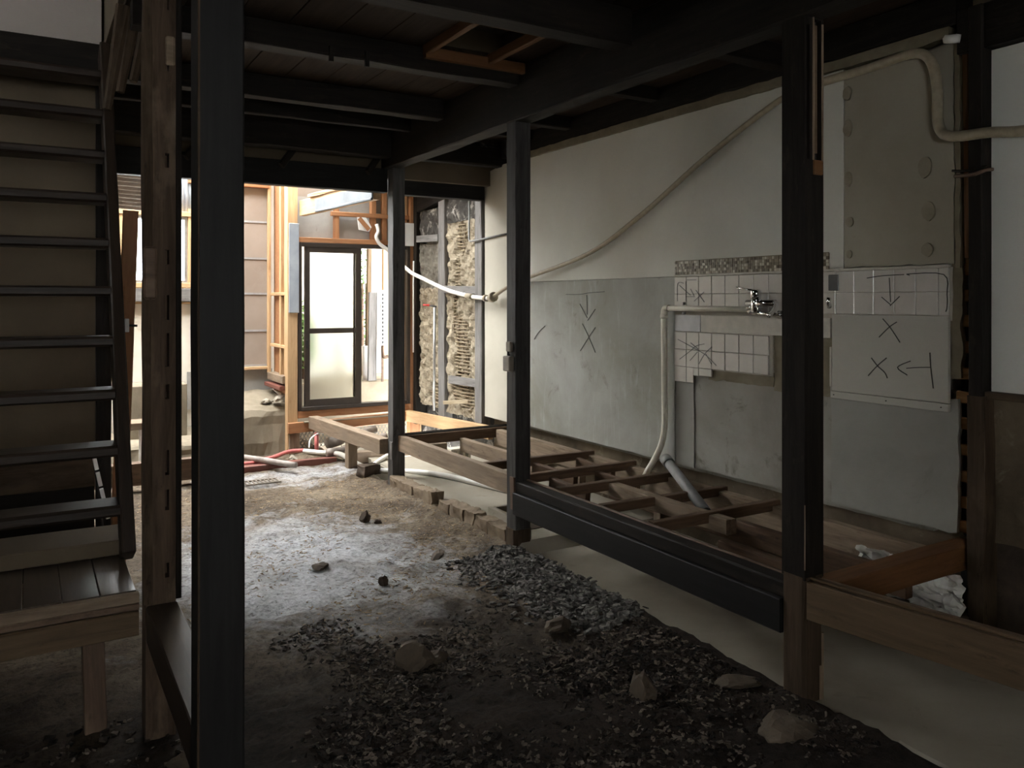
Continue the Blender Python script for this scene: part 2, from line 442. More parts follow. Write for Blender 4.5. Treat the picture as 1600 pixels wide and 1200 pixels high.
def smooth_path(pts, sub=6):
    pts = [Vector(p) for p in pts]
    out = []
    for i in range(len(pts) - 1):
        p0 = pts[max(i - 1, 0)]; p1 = pts[i]; p2 = pts[i + 1]; p3 = pts[min(i + 2, len(pts) - 1)]
        for k in range(sub):
            t = k / sub
            out.append(0.5 * ((2 * p1) + (-p0 + p2) * t + (2 * p0 - 5 * p1 + 4 * p2 - p3) * t * t + (-p0 + 3 * p1 - 3 * p2 + p3) * t ** 3))
    out.append(pts[-1])
    return out

def tube_geo(pts, r, n=10, inner=None, flat=1.0):
    pts = [Vector(p) for p in pts]
    vs = []; fs = []
    prev = None
    rings = []
    for i, p in enumerate(pts):
        t = (pts[min(i + 1, len(pts) - 1)] - pts[max(i - 1, 0)]).normalized()
        if prev is None:
            up = Vector((0, 0, 1)) if abs(t.z) < 0.9 else Vector((1, 0, 0))
            u = t.cross(up).normalized()
        else:
            u = (prev - t * prev.dot(t)).normalized()
        prev = u
        v = t.cross(u)
        rr = r[i] if isinstance(r, (list, tuple)) else r
        rings.append((p, u, v, rr))
    for (p, u, v, rr) in rings:
        for k in range(n):
            a = 2 * math.pi * k / n
            vs.append(tuple(p + u * math.cos(a) * rr + v * math.sin(a) * rr))
    m = len(rings)
    for i in range(m - 1):
        for k in range(n):
            a = i * n + k; b = i * n + (k + 1) % n
            fs.append((a, b, b + n, a + n))
    if inner:
        base = len(vs)
        for (p, u, v, rr) in rings:
            for k in range(n):
                a = 2 * math.pi * k / n
                q = rr * inner
                vs.append(tuple(p + u * math.cos(a) * q + v * math.sin(a) * q))
        for i in range(m - 1):
            for k in range(n):
                a = base + i * n + k; b = base + i * n + (k + 1) % n
                fs.append((b, a, a + n, b + n))
        for k in range(n):
            a = k; b = (k + 1) % n
            fs.append((b, a, base + a, base + b))
            a2 = (m - 1) * n + k; b2 = (m - 1) * n + (k + 1) % n
            fs.append((a2, b2, base + b2, base + a2))
    else:
        fs.append(tuple(range(n - 1, -1, -1)))
        fs.append(tuple(range((m - 1) * n, m * n)))
    return vs, fs

def tube(name, pts, r, mat, parent=None, n=10, sub=0, inner=None, **kw):
    if sub:
        pts = smooth_path(pts, sub)
    vs, fs = tube_geo(pts, r, n, inner)
    return mesh(name, vs, fs, mat, parent, smooth=True, origin=tuple(Vector(pts[0])), **kw)

def rough_sheet(name, X, y0, y1, z0, z1, thick, mat, amp=0.0, res=0.06, edge=0.0, fscale=9.0, parent=None, hole=None, **kw):
    """Board or plaster layer on a wall of constant X facing -X, with uneven surface and ragged outline."""
    ny = max(2, int((y1 - y0) / res)); nzz = max(2, int((z1 - z0) / res))
    vs = []; fs = []
    for side in (0, 1):
        for j in range(nzz + 1):
            for i in range(ny + 1):
                y = y0 + (y1 - y0) * i / ny; z = z0 + (z1 - z0) * j / nzz
                if edge and (i in (0, ny) or j in (0, nzz)):
                    e = noise.noise(Vector((y * 17, z * 17, X * 3))) * edge
                    if i in (0, ny): y += e
                    if j in (0, nzz): z += e
                dx = 0
                if side == 0 and amp:
                    dx = noise.fractal(Vector((y * fscale, z * fscale, 3.1)), 1.0, 2.0, 4) * amp
                    if hole:
                        dx += hole(y, z)
                vs.append((X + (thick if side else 0) + dx, y, z))
    N = (ny + 1) * (nzz + 1)
    for j in range(nzz):
        for i in range(ny):
            a = j * (ny + 1) + i
            fs.append((a, a + ny + 1, a + ny + 2, a + 1))
            fs.append((N + a, N + a + 1, N + a + ny + 2, N + a + ny + 1))
    for i in range(ny):
        fs.append((i, i + 1, N + i + 1, N + i))
        a = nzz * (ny + 1) + i
        fs.append((a + 1, a, N + a, N + a + 1))
    for j in range(nzz):
        a = j * (ny + 1)
        fs.append((a + ny + 1, a, N + a, N + a + ny + 1))
        b = a + ny
        fs.append((b, b + ny + 1, N + b + ny + 1, N + b))
    return mesh(name, vs, fs, mat, parent, smooth=False, **kw)

def rock(name, loc, sx, sy, sz, mat, label, cat='stone', rotz=0.0, seed=0, rough=0.35, sub=3, parent=None):
    bm = bmesh.new()
    bmesh.ops.create_icosphere(bm, subdivisions=sub, radius=1.0)
    for v in bm.verts:
        n = v.co.normalized()
        k = 1 + rough * noise.fractal(n * 1.7 + Vector((seed * 3.3, seed, 0)), 1.0, 2.0, 4)
        p = n * k
        # flatten a few facets so it reads as broken stone
        for q in range(4):
            ax = Vector((math.sin(seed + q * 2.1), math.cos(seed * 1.7 + q * 1.3), math.sin(q * 3.7 + seed) * 0.8)).normalized()
            dd = p.dot(ax)
            if dd > 0.72: p -= ax * (dd - 0.72)
        v.co = Vector((p.x * sx, p.y * sy, max(p.z, -0.45) * sz))
    vs = [tuple(v.co) for v in bm.verts]; fs = [tuple(v.index for v in f.verts) for f in bm.faces]
    bm.free()
    o = mesh(name, vs, fs, mat, parent, matrix=Matrix.Translation(Vector(loc)) @ Matrix.Rotation(rotz, 4, 'Z'))
    return tag(o, label, cat)

def cells_post(name, x0, x1, y0, z0, z1, depth, slots, mat, parent=None, **kw):
    """Post (square, front face at y0 towards -Y) with real mortise slots cut into its front face: slots = [(xa, xb, za, zb, depth)]."""
    xs = sorted({x0, x1, *[s[0] for s in slots], *[s[1] for s in slots]})
    zs = sorted({z0, z1, *[s[2] for s in slots], *[s[3] for s in slots]})
    def dep(i, j):
        if i < 0 or j < 0 or i >= len(xs) - 1 or j >= len(zs) - 1: return None
        cx = (xs[i] + xs[i + 1]) / 2; cz = (zs[j] + zs[j + 1]) / 2
        for s in slots:
            if s[0] < cx < s[1] and s[2] < cz < s[3]: return s[4]
        return 0.0
    vs = []; fs = []
    def quad(a, b, c_, d):
        k = len(vs); vs.extend([a, b, c_, d]); fs.append((k, k + 1, k + 2, k + 3))
    for i in range(len(xs) - 1):
        for j in range(len(zs) - 1):
            q = y0 + dep(i, j)
            quad((xs[i], q, zs[j]), (xs[i + 1], q, zs[j]), (xs[i + 1], q, zs[j + 1]), (xs[i], q, zs[j + 1]))
            if i + 1 < len(xs) - 1 and abs(dep(i + 1, j) - dep(i, j)) > 1e-6:
                q2 = y0 + dep(i + 1, j)
                quad((xs[i + 1], q, zs[j]), (xs[i + 1], q2, zs[j]), (xs[i + 1], q2, zs[j + 1]), (xs[i + 1], q, zs[j + 1]))
            if j + 1 < len(zs) - 1 and abs(dep(i, j + 1) - dep(i, j)) > 1e-6:
                q2 = y0 + dep(i, j + 1)
                quad((xs[i], q, zs[j + 1]), (xs[i + 1], q, zs[j + 1]), (xs[i + 1], q2, zs[j + 1]), (xs[i], q2, zs[j + 1]))
    y1 = y0 + depth
    quad((x0, y1, z0), (x0, y1, z1), (x1, y1, z1), (x1, y1, z0))
    quad((x0, y0, z0), (x0, y0, z1), (x0, y1, z1), (x0, y1, z0))
    quad((x1, y0, z0), (x1, y1, z0), (x1, y1, z1), (x1, y0, z1))
    quad((x0, y0, z0), (x0, y1, z0), (x1, y1, z0), (x1, y0, z0))
    quad((x0, y0, z1), (x1, y0, z1), (x1, y1, z1), (x0, y1, z1))
    # local frame: X along the post for the grain
    R = Matrix(((0, 1, 0, (x0 + x1) / 2), (0, 0, 1, (y0 + y1) / 2), (1, 0, 0, z0), (0, 0, 0, 1)))
    Ri = R.inverted()
    return mesh(name, [tuple(Ri @ Vector(v)) for v in vs], fs, mat, parent, matrix=R, **kw)

# ================================================================== SETTING
XW = 3.5            # face of the long right-hand wall

# ---- earth floor
def ground_z(x, y):
    v = Vector((x, y, 0))
    z = 0.018 * noise.fractal(v * 1.6, 1.0, 2.0, 3) + 0.016 * noise.fractal(v * 7.0, 0.9, 2.0, 4) + 0.006 * noise.noise(v * 31)
    if x > 2.50: z -= 0.06 * min(1, (x - 2.50) / 0.06)
    if 2.2 < x < 2.5 and 4.15 < y < 6.1: z += 0.035 * (x - 2.2) / 0.26
    elif 2.5 >= x > 2.2: z += 0.026 * (x - 2.2) / 0.3
    return z

gx0, gx1, gy0, gy1 = -2.45, 2.75, -2.25, 9.0
def axis(a, b, fine0, fine1, s_f, s_c):
    out = [a]
    while out[-1] < b - 1e-6:
        s = s_f if fine0 <= out[-1] < fine1 else s_c
        out.append(min(b, out[-1] + s))
    return out
gxs = axis(gx0, gx1, 0.2, 2.6, 0.022, 0.08)
gys = axis(gy0, gy1, 1.6, 7.4, 0.025, 0.09)
gv = [(x, y, ground_z(x, y)) for y in gys for x in gxs]
nxg = len(gxs)
gf = [(j * nxg + i, j * nxg + i + 1, (j + 1) * nxg + i + 1, (j + 1) * nxg + i) for j in range(len(gys) - 1) for i in range(nxg - 1)]
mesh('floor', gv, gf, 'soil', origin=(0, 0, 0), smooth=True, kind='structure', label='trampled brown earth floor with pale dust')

# ---- concrete slab along the right-hand wall with a ragged front edge
sv = []; sf = []
ys = [1.0 - 2.6 + 0.06 * i for i in range(int((6.9 + 1.6) / 0.06) + 1)]
def slab_top(y): return 0.004 if y < 4.10 else 0.07
for y in ys:
    e = 2.49 + 0.05 * noise.fractal(Vector((y * 4.3, 0.3, 0)), 0.8, 2.0, 5) + (0.05 if 4.2 < y < 6.05 else 0)
    if y > 6.1: e = 2.62
    for x, z in ((e + 0.015, -0.12), (e, slab_top(y) - 0.012), (e + 0.015, slab_top(y)), (3.68, slab_top(y))):
        sv.append((x, y, z))
for i in range(len(ys) - 1):
    for k in range(3):
        a = i * 4 + k
        sf.append((a, a + 1, a + 5, a + 4))
mesh('concrete_slab', sv, sf, 'concrete', origin=(0, 0, 0), kind='structure', label='dusty concrete slab strip along the right wall')

# ---- shell walls that close the room (left, front, upper storey, roof)
def wall_box(name, label, boxes, mat):
    first = None
    root = None
    vs = []; fs = []
    for (x0, x1, y0, y1, z0, z1) in boxes:
        k = len(vs)
        vs += [(x0, y0, z0), (x1, y0, z0), (x1, y1, z0), (x0, y1, z0), (x0, y0, z1), (x1, y0, z1), (x1, y1, z1), (x0, y1, z1)]
        fs += [tuple(k + q for q in f) for f in ((0, 3, 2, 1), (4, 5, 6, 7), (0, 1, 5, 4), (1, 2, 6, 5), (2, 3, 7, 6), (3, 0, 4, 7))]
    return mesh(name, vs, fs, mat, origin=(0, 0, 0), kind='structure', label=label)

UP_FILL = (3.55, 4.2, 3.2, 3.85)    # unseen upstairs opening in the left wall, added to light the stairwell
wall_box('wall_left', 'dark boarded left wall with an added upstairs light opening', [
    (-2.55, -2.45, -2.3, 9.0, -0.1, UP_FILL[2]), (-2.55, -2.45, -2.3, 9.0, UP_FILL[3], 4.8),
    (-2.55, -2.45, -2.3, UP_FILL[0], UP_FILL[2], UP_FILL[3]), (-2.55, -2.45, UP_FILL[1], 9.0, UP_FILL[2], UP_FILL[3])], 'brown_wall')
FRONT_FILL = (-0.85, 0.15, 1.2, 2.05)      # unseen opening behind the viewpoint, added and sized for front fill
wall_box('wall_front', 'front wall of the room with an added opening for fill light', [
    (-2.55, 3.75, -2.4, -2.3, -0.1, FRONT_FILL[2]), (-2.55, 3.75, -2.4, -2.3, FRONT_FILL[3], 4.8),
    (-2.55, FRONT_FILL[0], -2.4, -2.3, FRONT_FILL[2], FRONT_FILL[3]), (FRONT_FILL[1], 3.75, -2.4, -2.3, FRONT_FILL[2], FRONT_FILL[3])], 'brown_wall')
wall_box('wall_upper', 'upper storey walls and roof above the room', [
    (3.62, 3.75, -2.3, 6.3, 2.72, 4.8), (-2.45, 3.75, 6.26, 6.32, 2.50, 4.8), (-2.55, 3.75, -2.4, 6.3, 4.8, 4.9),
    (0.36, 0.42, 3.0, 5.1, 2.90, 4.8)], 'brown_wall')
wall_box('wall_stairwell', 'pale plaster wall at the head of the stair', [(-2.45, 0.345, 5.02, 5.10, 2.885, 4.8)], 'stair_plaster')

# ---- ceiling: smoked boards running into the room, joists across
ceiling = empty('ceiling', (1.9, 2.0, 2.86), kind='structure', label='smoke blackened board ceiling with heavy joists')
k = 0
x = 0.38
def plank(x0, x1, y0, y1, z=2.86):
    dz = random.uniform(0, 0.004)
    o = timber('plank', ((x0 + x1) / 2, y0, z + 0.012 + dz), ((x0 + x1) / 2, y1, z + 0.012 + dz), x1 - x0 - 0.002, 0.024, 'ceil', ceiling, c=0.003, wob=0)
while x < 3.6:
    x1 = min(3.62, x + 0.24)
    if 1.80 < x < 2.10:
        plank(x, x1, -2.3, 3.40); plank(x, x1, 4.00, 6.2)
    else:
        plank(x, x1, -2.3, 6.2)
    x += 0.24
x = -2.45
while x < 0.37:
    x1 = min(0.38, x + 0.24)
    plank(x, x1, -2.3, 3.2); plank(x, x1, 5.03, 6.2)
    x += 0.24
for (yj, zb, zt, w) in ((-1.0, 2.70, 2.86, .11), (0.03, 2.70, 2.86, .11), (1.03, 2.70, 2.86, .11), (3.04, 2.69, 2.86, 0.13), (4.05, 2.735, 2.86, 0.105), (5.03, 2.725, 2.86, 0.105), (5.55, 2.74, 2.86, 0.06)):
    xl = -2.45 if (yj < 3.0 or yj > 5.01) else 0.40
    timber('joist', (xl, yj, (zb + zt) / 2), (2.42, yj, (zb + zt) / 2), w, zt - zb, 'soot', ceiling, c=0.006, wob=0.003)
    timber('joist', (2.54, yj, (zb + zt) / 2 + 0.03), (3.6, yj, (zb + zt) / 2 + 0.03), w * 0.8, (zt - zb) * 0.7, 'soot', ceiling, c=0.005, wob=0.003)
# two short pegs left hanging under a joist
for px_, py_ in ((1.30, 4.0), (1.49, 4.0)):
    box('peg', px_, px_ + 0.022, py_ - 0.02, py_, 2.70, 2.78, 'soot', ceiling, c=0.002)

# ---- right-hand wall: backing with boards, tiles, putty spots and builders' marks
wr = box('wall_right', 3.60, 3.68, 2.0, 6.34, 0.0, 2.75, 'stain_panel', kind='structure', label='stripped right wall of grey boards, tiles and bare plaster')
rough_sheet('upper_board', XW, 2.645, 5.86, 1.645, 2.65, 0.03, 'white_plaster', 0.002, 0.12, 0, parent=wr)
rough_sheet('bare_board', XW + 0.004, 2.085, 2.645, 1.66, 2.63, 0.03, 'beige_patch', 0.002, 0.05, 0.008, parent=wr)
rough_sheet('lower_board', XW + 0.004, 3.885, 5.86, 0.468, 1.642, 0.03, 'dado', 0.003, 0.07, 0.004, parent=wr)
rough_sheet('lower_board', XW + 0.010, 3.72, 3.883, 0.468, 1.0, 0.025, 'low_panel', 0.002, 0.05, 0.003, parent=wr)
rough_sheet('lower_board', XW + 0.018, 2.72, 3.72, 0.468, 1.30, 0.025, 'stain_panel', 0.003, 0.06, 0.006, parent=wr)
rough_sheet('lower_board', XW + 0.004, 2.065, 2.72, 0.468, 1.06, 0.03, 'low_panel', 0.002, 0.04, 0.010, parent=wr)
rough_sheet('torn_board', XW + 0.016, 2.72, 3.10, 1.0, 1.31, 0.02, 'putty', 0.004, 0.03, 0.012, parent=wr)
rough_sheet('grout_bed', XW + 0.004, 2.09, 3.885, 1.405, 1.645, 0.03, 'grout', 0.001, 0.05, 0.002, parent=wr)
rough_sheet('grout_bed', XW + 0.006, 3.10, 3.885, 1.078, 1.41, 0.03, 'grout', 0.001, 0.05, 0.002, parent=wr)
rough_sheet('adhesive_patch', XW + 0.012, 3.10, 3.60, 1.02, 1.10, 0.02, 'putty', 0.003, 0.03, 0.012, parent=wr)
rough_sheet('adhesive_patch', XW + 0.008, 2.05, 2.10, 1.15, 1.66, 0.03, 'putty', 0.008, 0.02, 0.012, parent=wr)
rough_sheet('baseboard_gap', 3.585, 2.0, 6.34, 0.0, 0.47, 0.015, 'mud_low', 0.008, 0.08, 0, parent=wr)
rough_sheet('lower_ledge', 3.55, 2.2, 6.30, 0.44, 0.468, 0.045, 'stain_panel', 0.004, 0.08, 0.006, parent=wr)
rough_sheet('trim_strip', 3.475, 2.09, 5.88, 2.65, 2.70, 0.06, 'putty', 0.004, 0.06, 0.006, parent=wr)
rough_sheet('plaster_edge', XW - 0.004, 2.052, 2.075, 1.64, 2.62, 0.05, 'putty', 0.006, 0.02, 0.006, parent=wr)

tile_mesh = None
def tile(k, row_top, h=0.105, w=0.1055):
    """one glazed tile; k columns from the left end of the tiling"""
    global tile_mesh
    y1 = 3.876 - 0.1080 * k; y0 = y1 - w
    if tile_mesh is None or abs(h - 0.105) > 1e-6 or abs(w - 0.1055) > 1e-6:
        o = box('tile', XW - 0.006, XW + 0.006, y0, y1, row_top - h, row_top, 'tile', wr, c=0.0022, origin=(XW, y0, row_top - h))
        if abs(h - 0.105) < 1e-6 and abs(w - 0.1055) < 1e-6: tile_mesh = o.data
        return o
    o = bpy.data.objects.new('tile', tile_mesh)
    return link(o, Matrix.Translation((XW + random.uniform(-0.001, 0.001), y0, row_top - h)), wr)
for k in range(17):
    w = 0.1055 if k < 16 else 0.045
    tile(k, 1.640, w=w); tile(k, 1.533, w=w)
for k in range(7):
    tile(k, 1.298); tile(k, 1.190)
tile(0, 1.083, 0.095); tile(1, 1.083, 0.095, 0.06); 
y1 = 3.876 - 0.108 - 0.0605
box('tile', XW - 0.006, XW + 0.006, y1 - 0.045, y1, 1.035, 1.083, 'tile', wr, c=0.002)
tile(2, 1.083, 0.045)
box('plain_strip', XW - 0.004, XW + 0.01, 3.650, 3.876, 1.303, 1.405, 'strip_blue', wr, c=0.002)
box('plain_strip', XW - 0.004, XW + 0.01, 2.72, 3.648, 1.303, 1.405, 'strip', wr, c=0.002)
box('edge_strip', XW - 0.008, XW + 0.01, 2.10, 3.876, 1.6415, 1.655, 'strip', wr, c=0.002)
wb = box('white_board', XW - 0.012, XW + 0.008, 2.10, 2.705, 1.040, 1.424, 'board', wr, c=0.002)
bstrip = box('bottom_strip', XW - 0.016, XW + 0.006, 2.098, 2.71, 1.002, 1.038, 'board', wr, c=0.002)
box('side_strip', XW - 0.013, XW + 0.006, 2.707, 2.718, 1.06, 1.26, 'strip', wr, c=0.001)
box('wall_plate', XW - 0.012, XW, 2.668, 2.728, 1.545, 1.625, 'dark_plate', wr, c=0.003)
for (y, z) in ((2.69, 1.02), (2.40, 1.02), (2.13, 1.02)):
    rock('nail_head', (XW - 0.017, y, z), 0.004, 0.004, 0.004, 'ink', None, None, sub=1, parent=bstrip)

# mosaic band: hundreds of tiny tiles, too small to pick apart one by one
mv = []; mf = []
yy = 3.868
while yy > 2.74:
    for r_ in range(5):
        z0 = 1.655 + r_ * 0.0168
        y0 = yy - 0.0145; q = len(mv)
        dx = random.uniform(0, 0.003)
        a, b = XW - 0.007 - dx, XW + 0.004
        mv += [(a, y0, z0), (a, yy, z0), (a, yy, z0 + 0.0145), (a, y0, z0 + 0.0145), (b, y0, z0), (b, yy, z0), (b, yy, z0 + 0.0145), (b, y0, z0 + 0.0145)]
        mf += [(q, q + 3, q + 2, q + 1), (q, q + 1, q + 5, q + 4), (q + 1, q + 2, q + 6, q + 5), (q + 2, q + 3, q + 7, q + 6), (q + 3, q, q + 4, q + 7)]
    yy -= 0.0168
mbed = box('mosaic_bed', XW - 0.002, XW + 0.02, 2.73, 3.872, 1.652, 1.742, 'putty', wr)
mesh('mosaic_band', mv, mf, 'mosaic', mbed, origin=(XW, 3.868, 1.655), kind='stuff', label='narrow band of tiny brown and cream mosaic tiles')

# adhesive spots left where a cabinet hung
def spot(y, z, ry, rz, seed):
    n = 18; vs = [(XW - 0.0035, y, z)]; fs = []
    for layer, xx, s in ((0, XW - 0.003, 0.93), (1, XW + 0.01, 1.0)):
        for i in range(n):
            a = 2 * math.pi * i / n
            r = 1 + 0.16 * noise.noise(Vector((math.cos(a) * 1.5 + seed * 5.1, math.sin(a) * 1.5, seed)))
            vs.append((xx, y + math.cos(a) * ry * r * s, z + math.sin(a) * rz * r * s))
    for i in range(n):
        j = (i + 1) % n
        fs.append((0, 1 + i, 1 + j)); fs.append((1 + i, 1 + n + i, 1 + n + j, 1 + j))
    mesh('putty_spot', vs, fs, 'spot', wr)
for q, (y, z, ry, rz) in enumerate(((2.625, 2.525, .026, .036), (2.622, 2.352, .025, .045), (2.618, 2.10, .022, .04), (2.61, 1.885, .022, .027), (2.612, 1.725, .016, .022),
                                    (2.217, 2.10, .034, .050), (2.200, 1.90, .034, .045), (2.205, 1.725, .03, .032))):
    spot(y, z, ry, rz, q + 1)

# builders' hand-drawn marker lines (arrows, crosses and brackets)
MARKS = [
    ('right', [(2.508, 1.604), (2.425, 1.613), (2.313, 1.616)]),
    ('right', [(2.389, 1.603), (2.382, 1.488)]),
    ('right', [(2.429, 1.512), (2.379, 1.473)]),
    ('right', [(2.336, 1.515), (2.385, 1.47)]),
    ('right', [(2.285, 1.612), (2.291, 1.618), (2.123, 1.611), (2.108, 1.523), (2.108, 1.466), (2.114, 1.446)]),
    ('right', [(2.419, 1.409), (2.379, 1.367), (2.33, 1.3)]),
    ('right', [(2.346, 1.395), (2.385, 1.37), (2.439, 1.32)]),
    ('right', [(2.48, 1.219), (2.446, 1.182), (2.409, 1.154), (2.395, 1.128)]),
    ('right', [(2.399, 1.224), (2.446, 1.185), (2.497, 1.132)]),
    ('right', [(2.278, 1.217), (2.343, 1.183), (2.294, 1.151)]),
    ('right', [(2.298, 1.182), (2.241, 1.19), (2.18, 1.195)]),
    ('right', [(2.184, 1.261), (2.18, 1.195), (2.168, 1.101)]),
    ('left', [(3.847, 1.489), (3.845, 1.599), (3.792, 1.602)]),
    ('left', [(3.761, 1.62), (3.679, 1.62)]),
    ('left', [(3.829, 1.588), (3.73, 1.526)]),
    ('left', [(3.73, 1.565), (3.699, 1.522)]),
    ('left', [(3.766, 1.517), (3.694, 1.517)]),
    ('left', [(3.684, 1.557), (3.613, 1.486)]),
    ('left', [(3.613, 1.546), (3.699, 1.49)]),
    ('left', [(3.771, 1.613), (3.771, 1.489)]),
    ('left', [(3.845, 1.251), (3.699, 1.203), (3.599, 1.166), (3.512, 1.109)]),
    ('left', [(3.613, 1.232), (3.679, 1.218), (3.74, 1.179), (3.829, 1.127)]),
    ('left', [(3.73, 1.234), (3.663, 1.198)]),
    ('left', [(3.668, 1.183), (3.735, 1.125)]),
    ('left', [(3.55, 1.218), (3.609, 1.172), (3.658, 1.109)]),
    ('left', [(3.599, 1.173), (3.55, 1.113)]),
    ('dado', [(5.088, 1.539), (4.914, 1.538), (4.781, 1.549), (4.609, 1.555)]),
    ('dado', [(4.82, 1.533), (4.814, 1.39)]),
    ('dado', [(4.907, 1.467), (4.814, 1.366)]),
    ('dado', [(4.716, 1.431), (4.81, 1.347)]),
    ('dado', [(4.874, 1.322), (4.794, 1.227), (4.716, 1.119)]),
    ('dado', [(4.716, 1.299), (4.794, 1.227), (4.901, 1.121)]),
    ('dado', [(5.377, 1.292), (5.471, 1.239), (5.538, 1.181)]),
]
for kind_, pts in MARKS:
    xf = {'right': XW - 0.0145 if pts[0][1] < 1.42 else XW - 0.0080, 'left': XW - 0.0080, 'dado': XW - 0.0015}[kind_]
    hw = {'right': 0.0021, 'left': 0.0019, 'dado': 0.0021}[kind_]
    pp = smooth_path([(0, y, z) for y, z in pts], 4) if len(pts) > 2 else [Vector((0, y, z)) for y, z in pts]
    vs = []; fs = []
    for i, p in enumerate(pp):
        t = (pp[min(i + 1, len(pp) - 1)] - pp[max(i - 1, 0)]).normalized()
        n_ = Vector((0, -t.z, t.y)) * hw
        for s in (-1, 1):
            vs.append((xf, p.y + n_.y * s, p.z + n_.z * s)); vs.append((xf + 0.003, p.y + n_.y * s, p.z + n_.z * s))
    for i in range(len(pp) - 1):
        a = i * 4
        fs += [(a, a + 2, a + 6, a + 4), (a + 1, a + 5, a + 7, a + 3), (a, a + 4, a + 5, a + 1), (a + 2, a + 3, a + 7, a + 6)]
    a = (len(pp) - 1) * 4
    fs += [(0, 1, 3, 2), (a, a + 2, a + 3, a + 1)]
    mesh('marker_line', vs, fs, 'ink', wb if (kind_ == 'right' and pts[0][1] < 1.42) else wr)

# cream plaster beyond the second post, its top corner broken off
ca = [(6.36, 0.46), (6.36, 2.585), (6.28, 2.63), (6.02, 2.66), (5.87, 2.66), (5.87, 0.46)]
vs = [(XW - 0.002, y, z) for y, z in ca] + [(XW + 0.05, y, z) for y, z in ca]
n = len(ca)
fs = [tuple(range(n)), tuple(range(2 * n - 1, n - 1, -1))] + [(i, n + i, n + (i + 1) % n, (i + 1) % n) for i in range(n)]
mesh('cream_plaster', vs, fs, 'cream', wr)

# ---- lath strip, corner post and near part of the right wall
wn = box('wall_right_front', 3.60, 3.68, -2.3, 2.0, 0.0, 2.75, 'soot_mud', kind='structure', label='near right wall, white above and brown mud below')
rough_sheet('white_plaster', 3.52, -2.3, 1.93, 1.10, 2.56, 0.05, 'white_near', 0.0015, 0.15, 0, parent=wn)
rough_sheet('mud_plaster', 3.53, -2.3, 1.93, 0.47, 1.09, 0.05, 'mud_low', 0.010, 0.045, 0.01, parent=wn)
rough_sheet('base_board', 3.55, -2.3, 1.93, 0.0, 0.47, 0.04, 'clod', 0.006, 0.08, 0.0, parent=wn)
timber('rail', (3.50, -2.3, 1.095), (3.50, 1.96, 1.095), 0.05, 0.03, 'foot_brown', wn)
timber('head_rail', (3.53, -2.3, 2.66), (3.53, 2.05, 2.66), 0.12, 0.19, 'soot', wn)
for q in range(11):
    z = 0.50 + q * 0.113
    timber('lath', (3.535, 1.975, z), (3.535, 2.085, z + random.uniform(-.006, .006)), 0.02, 0.052, 'lath', wn, wob=0.003)
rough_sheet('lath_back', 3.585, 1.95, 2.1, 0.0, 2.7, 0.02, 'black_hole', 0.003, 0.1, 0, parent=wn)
timber('batten', (3.51, 2.008, 0.44), (3.51, 2.000, 1.68), 0.03, 0.018, 'lath', wn, wob=0.003)
timber('batten', (3.505, 2.015, 1.68), (3.51, 2.030, 2.63), 0.03, 0.03, 'beam_or', wn, wob=0.003)
timber('batten', (3.54, 2.03, 1.62), (3.54, 2.04, 2.24), 0.03, 0.03, 'lath', wn, wob=0.004)

cp = empty('wall_post', (3.50, 1.965, 0.0), 'black corner post between lath strip and near white wall', 'post')
timber('upper_shaft', (3.505, 1.962, 1.09), (3.505, 1.962, 2.75), 0.105, 0.058, 'soot', cp)
timber('lower_shaft', (3.495, 1.955, 0.0), (3.505, 1.962, 1.09), 0.10, 0.075, 'foot_brown', cp, wob=0.006)
tube('wire_tie', [(3.455, 2.05, 2.035), (3.44, 2.0, 2.03), (3.435, 1.95, 2.03), (3.46, 1.92, 2.045), (3.50, 1.915, 2.05)], 0.008, 'old_brown', cp, sub=3)
tube('wire_tie', [(3.455, 2.06, 2.06), (3.44, 2.0, 2.05), (3.435, 1.95, 2.05), (3.46, 1.915, 2.06)], 0.006, 'soot', cp, sub=3)

# ---- rear right wall: mud on bamboo lath between grey posts
wm = box('wall_right_rear', 3.60, 3.68, 6.34, 8.05, 0.0, 2.9, 'soot_mud', kind='structure', label='mud and bamboo lath wall at the rear right')
def holes(cl):
    def f(y, z):
        d = 0
        for (cy, cz, ry, rz) in cl:
            q = ((y - cy) / ry) ** 2 + ((z - cz) / rz) ** 2
            q += 0.7 * noise.noise(Vector((y * 14, z * 14, 2)))
            if q < 1: d = max(d, 0.035 * min(1, (1 - q) * 3))
        return d
    return f
HB = holes([(6.86, 2.08, 0.13, 0.16), (6.93, 1.70, 0.08, 0.25), (6.84, 0.98, 0.17, 0.42), (6.78, 0.62, 0.28, 0.18), (7.0, 1.35, 0.06, 0.25)])
HA = holes([(7.40, 0.55, 0.18, 0.14), (7.42, 1.28, 0.05, 0.07)])
rough_sheet('mud_plaster', 3.515, 6.50, 7.15, 0.40, 2.24, 0.06, 'mud', 0.034, 0.018, 0.012, 11, wm, HB)
rough_sheet('mud_plaster', 3.515, 7.30, 7.80, 0.42, 1.62, 0.06, 'mud', 0.030, 0.018, 0.012, 16, wm, HA)
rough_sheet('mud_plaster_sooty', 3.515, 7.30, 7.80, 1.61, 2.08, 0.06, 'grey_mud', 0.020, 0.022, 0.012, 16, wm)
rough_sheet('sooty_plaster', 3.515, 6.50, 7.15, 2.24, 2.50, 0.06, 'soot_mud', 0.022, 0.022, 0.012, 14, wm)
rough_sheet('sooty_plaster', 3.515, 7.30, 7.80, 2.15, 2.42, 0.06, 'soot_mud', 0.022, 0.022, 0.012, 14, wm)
lv = []; lf = []
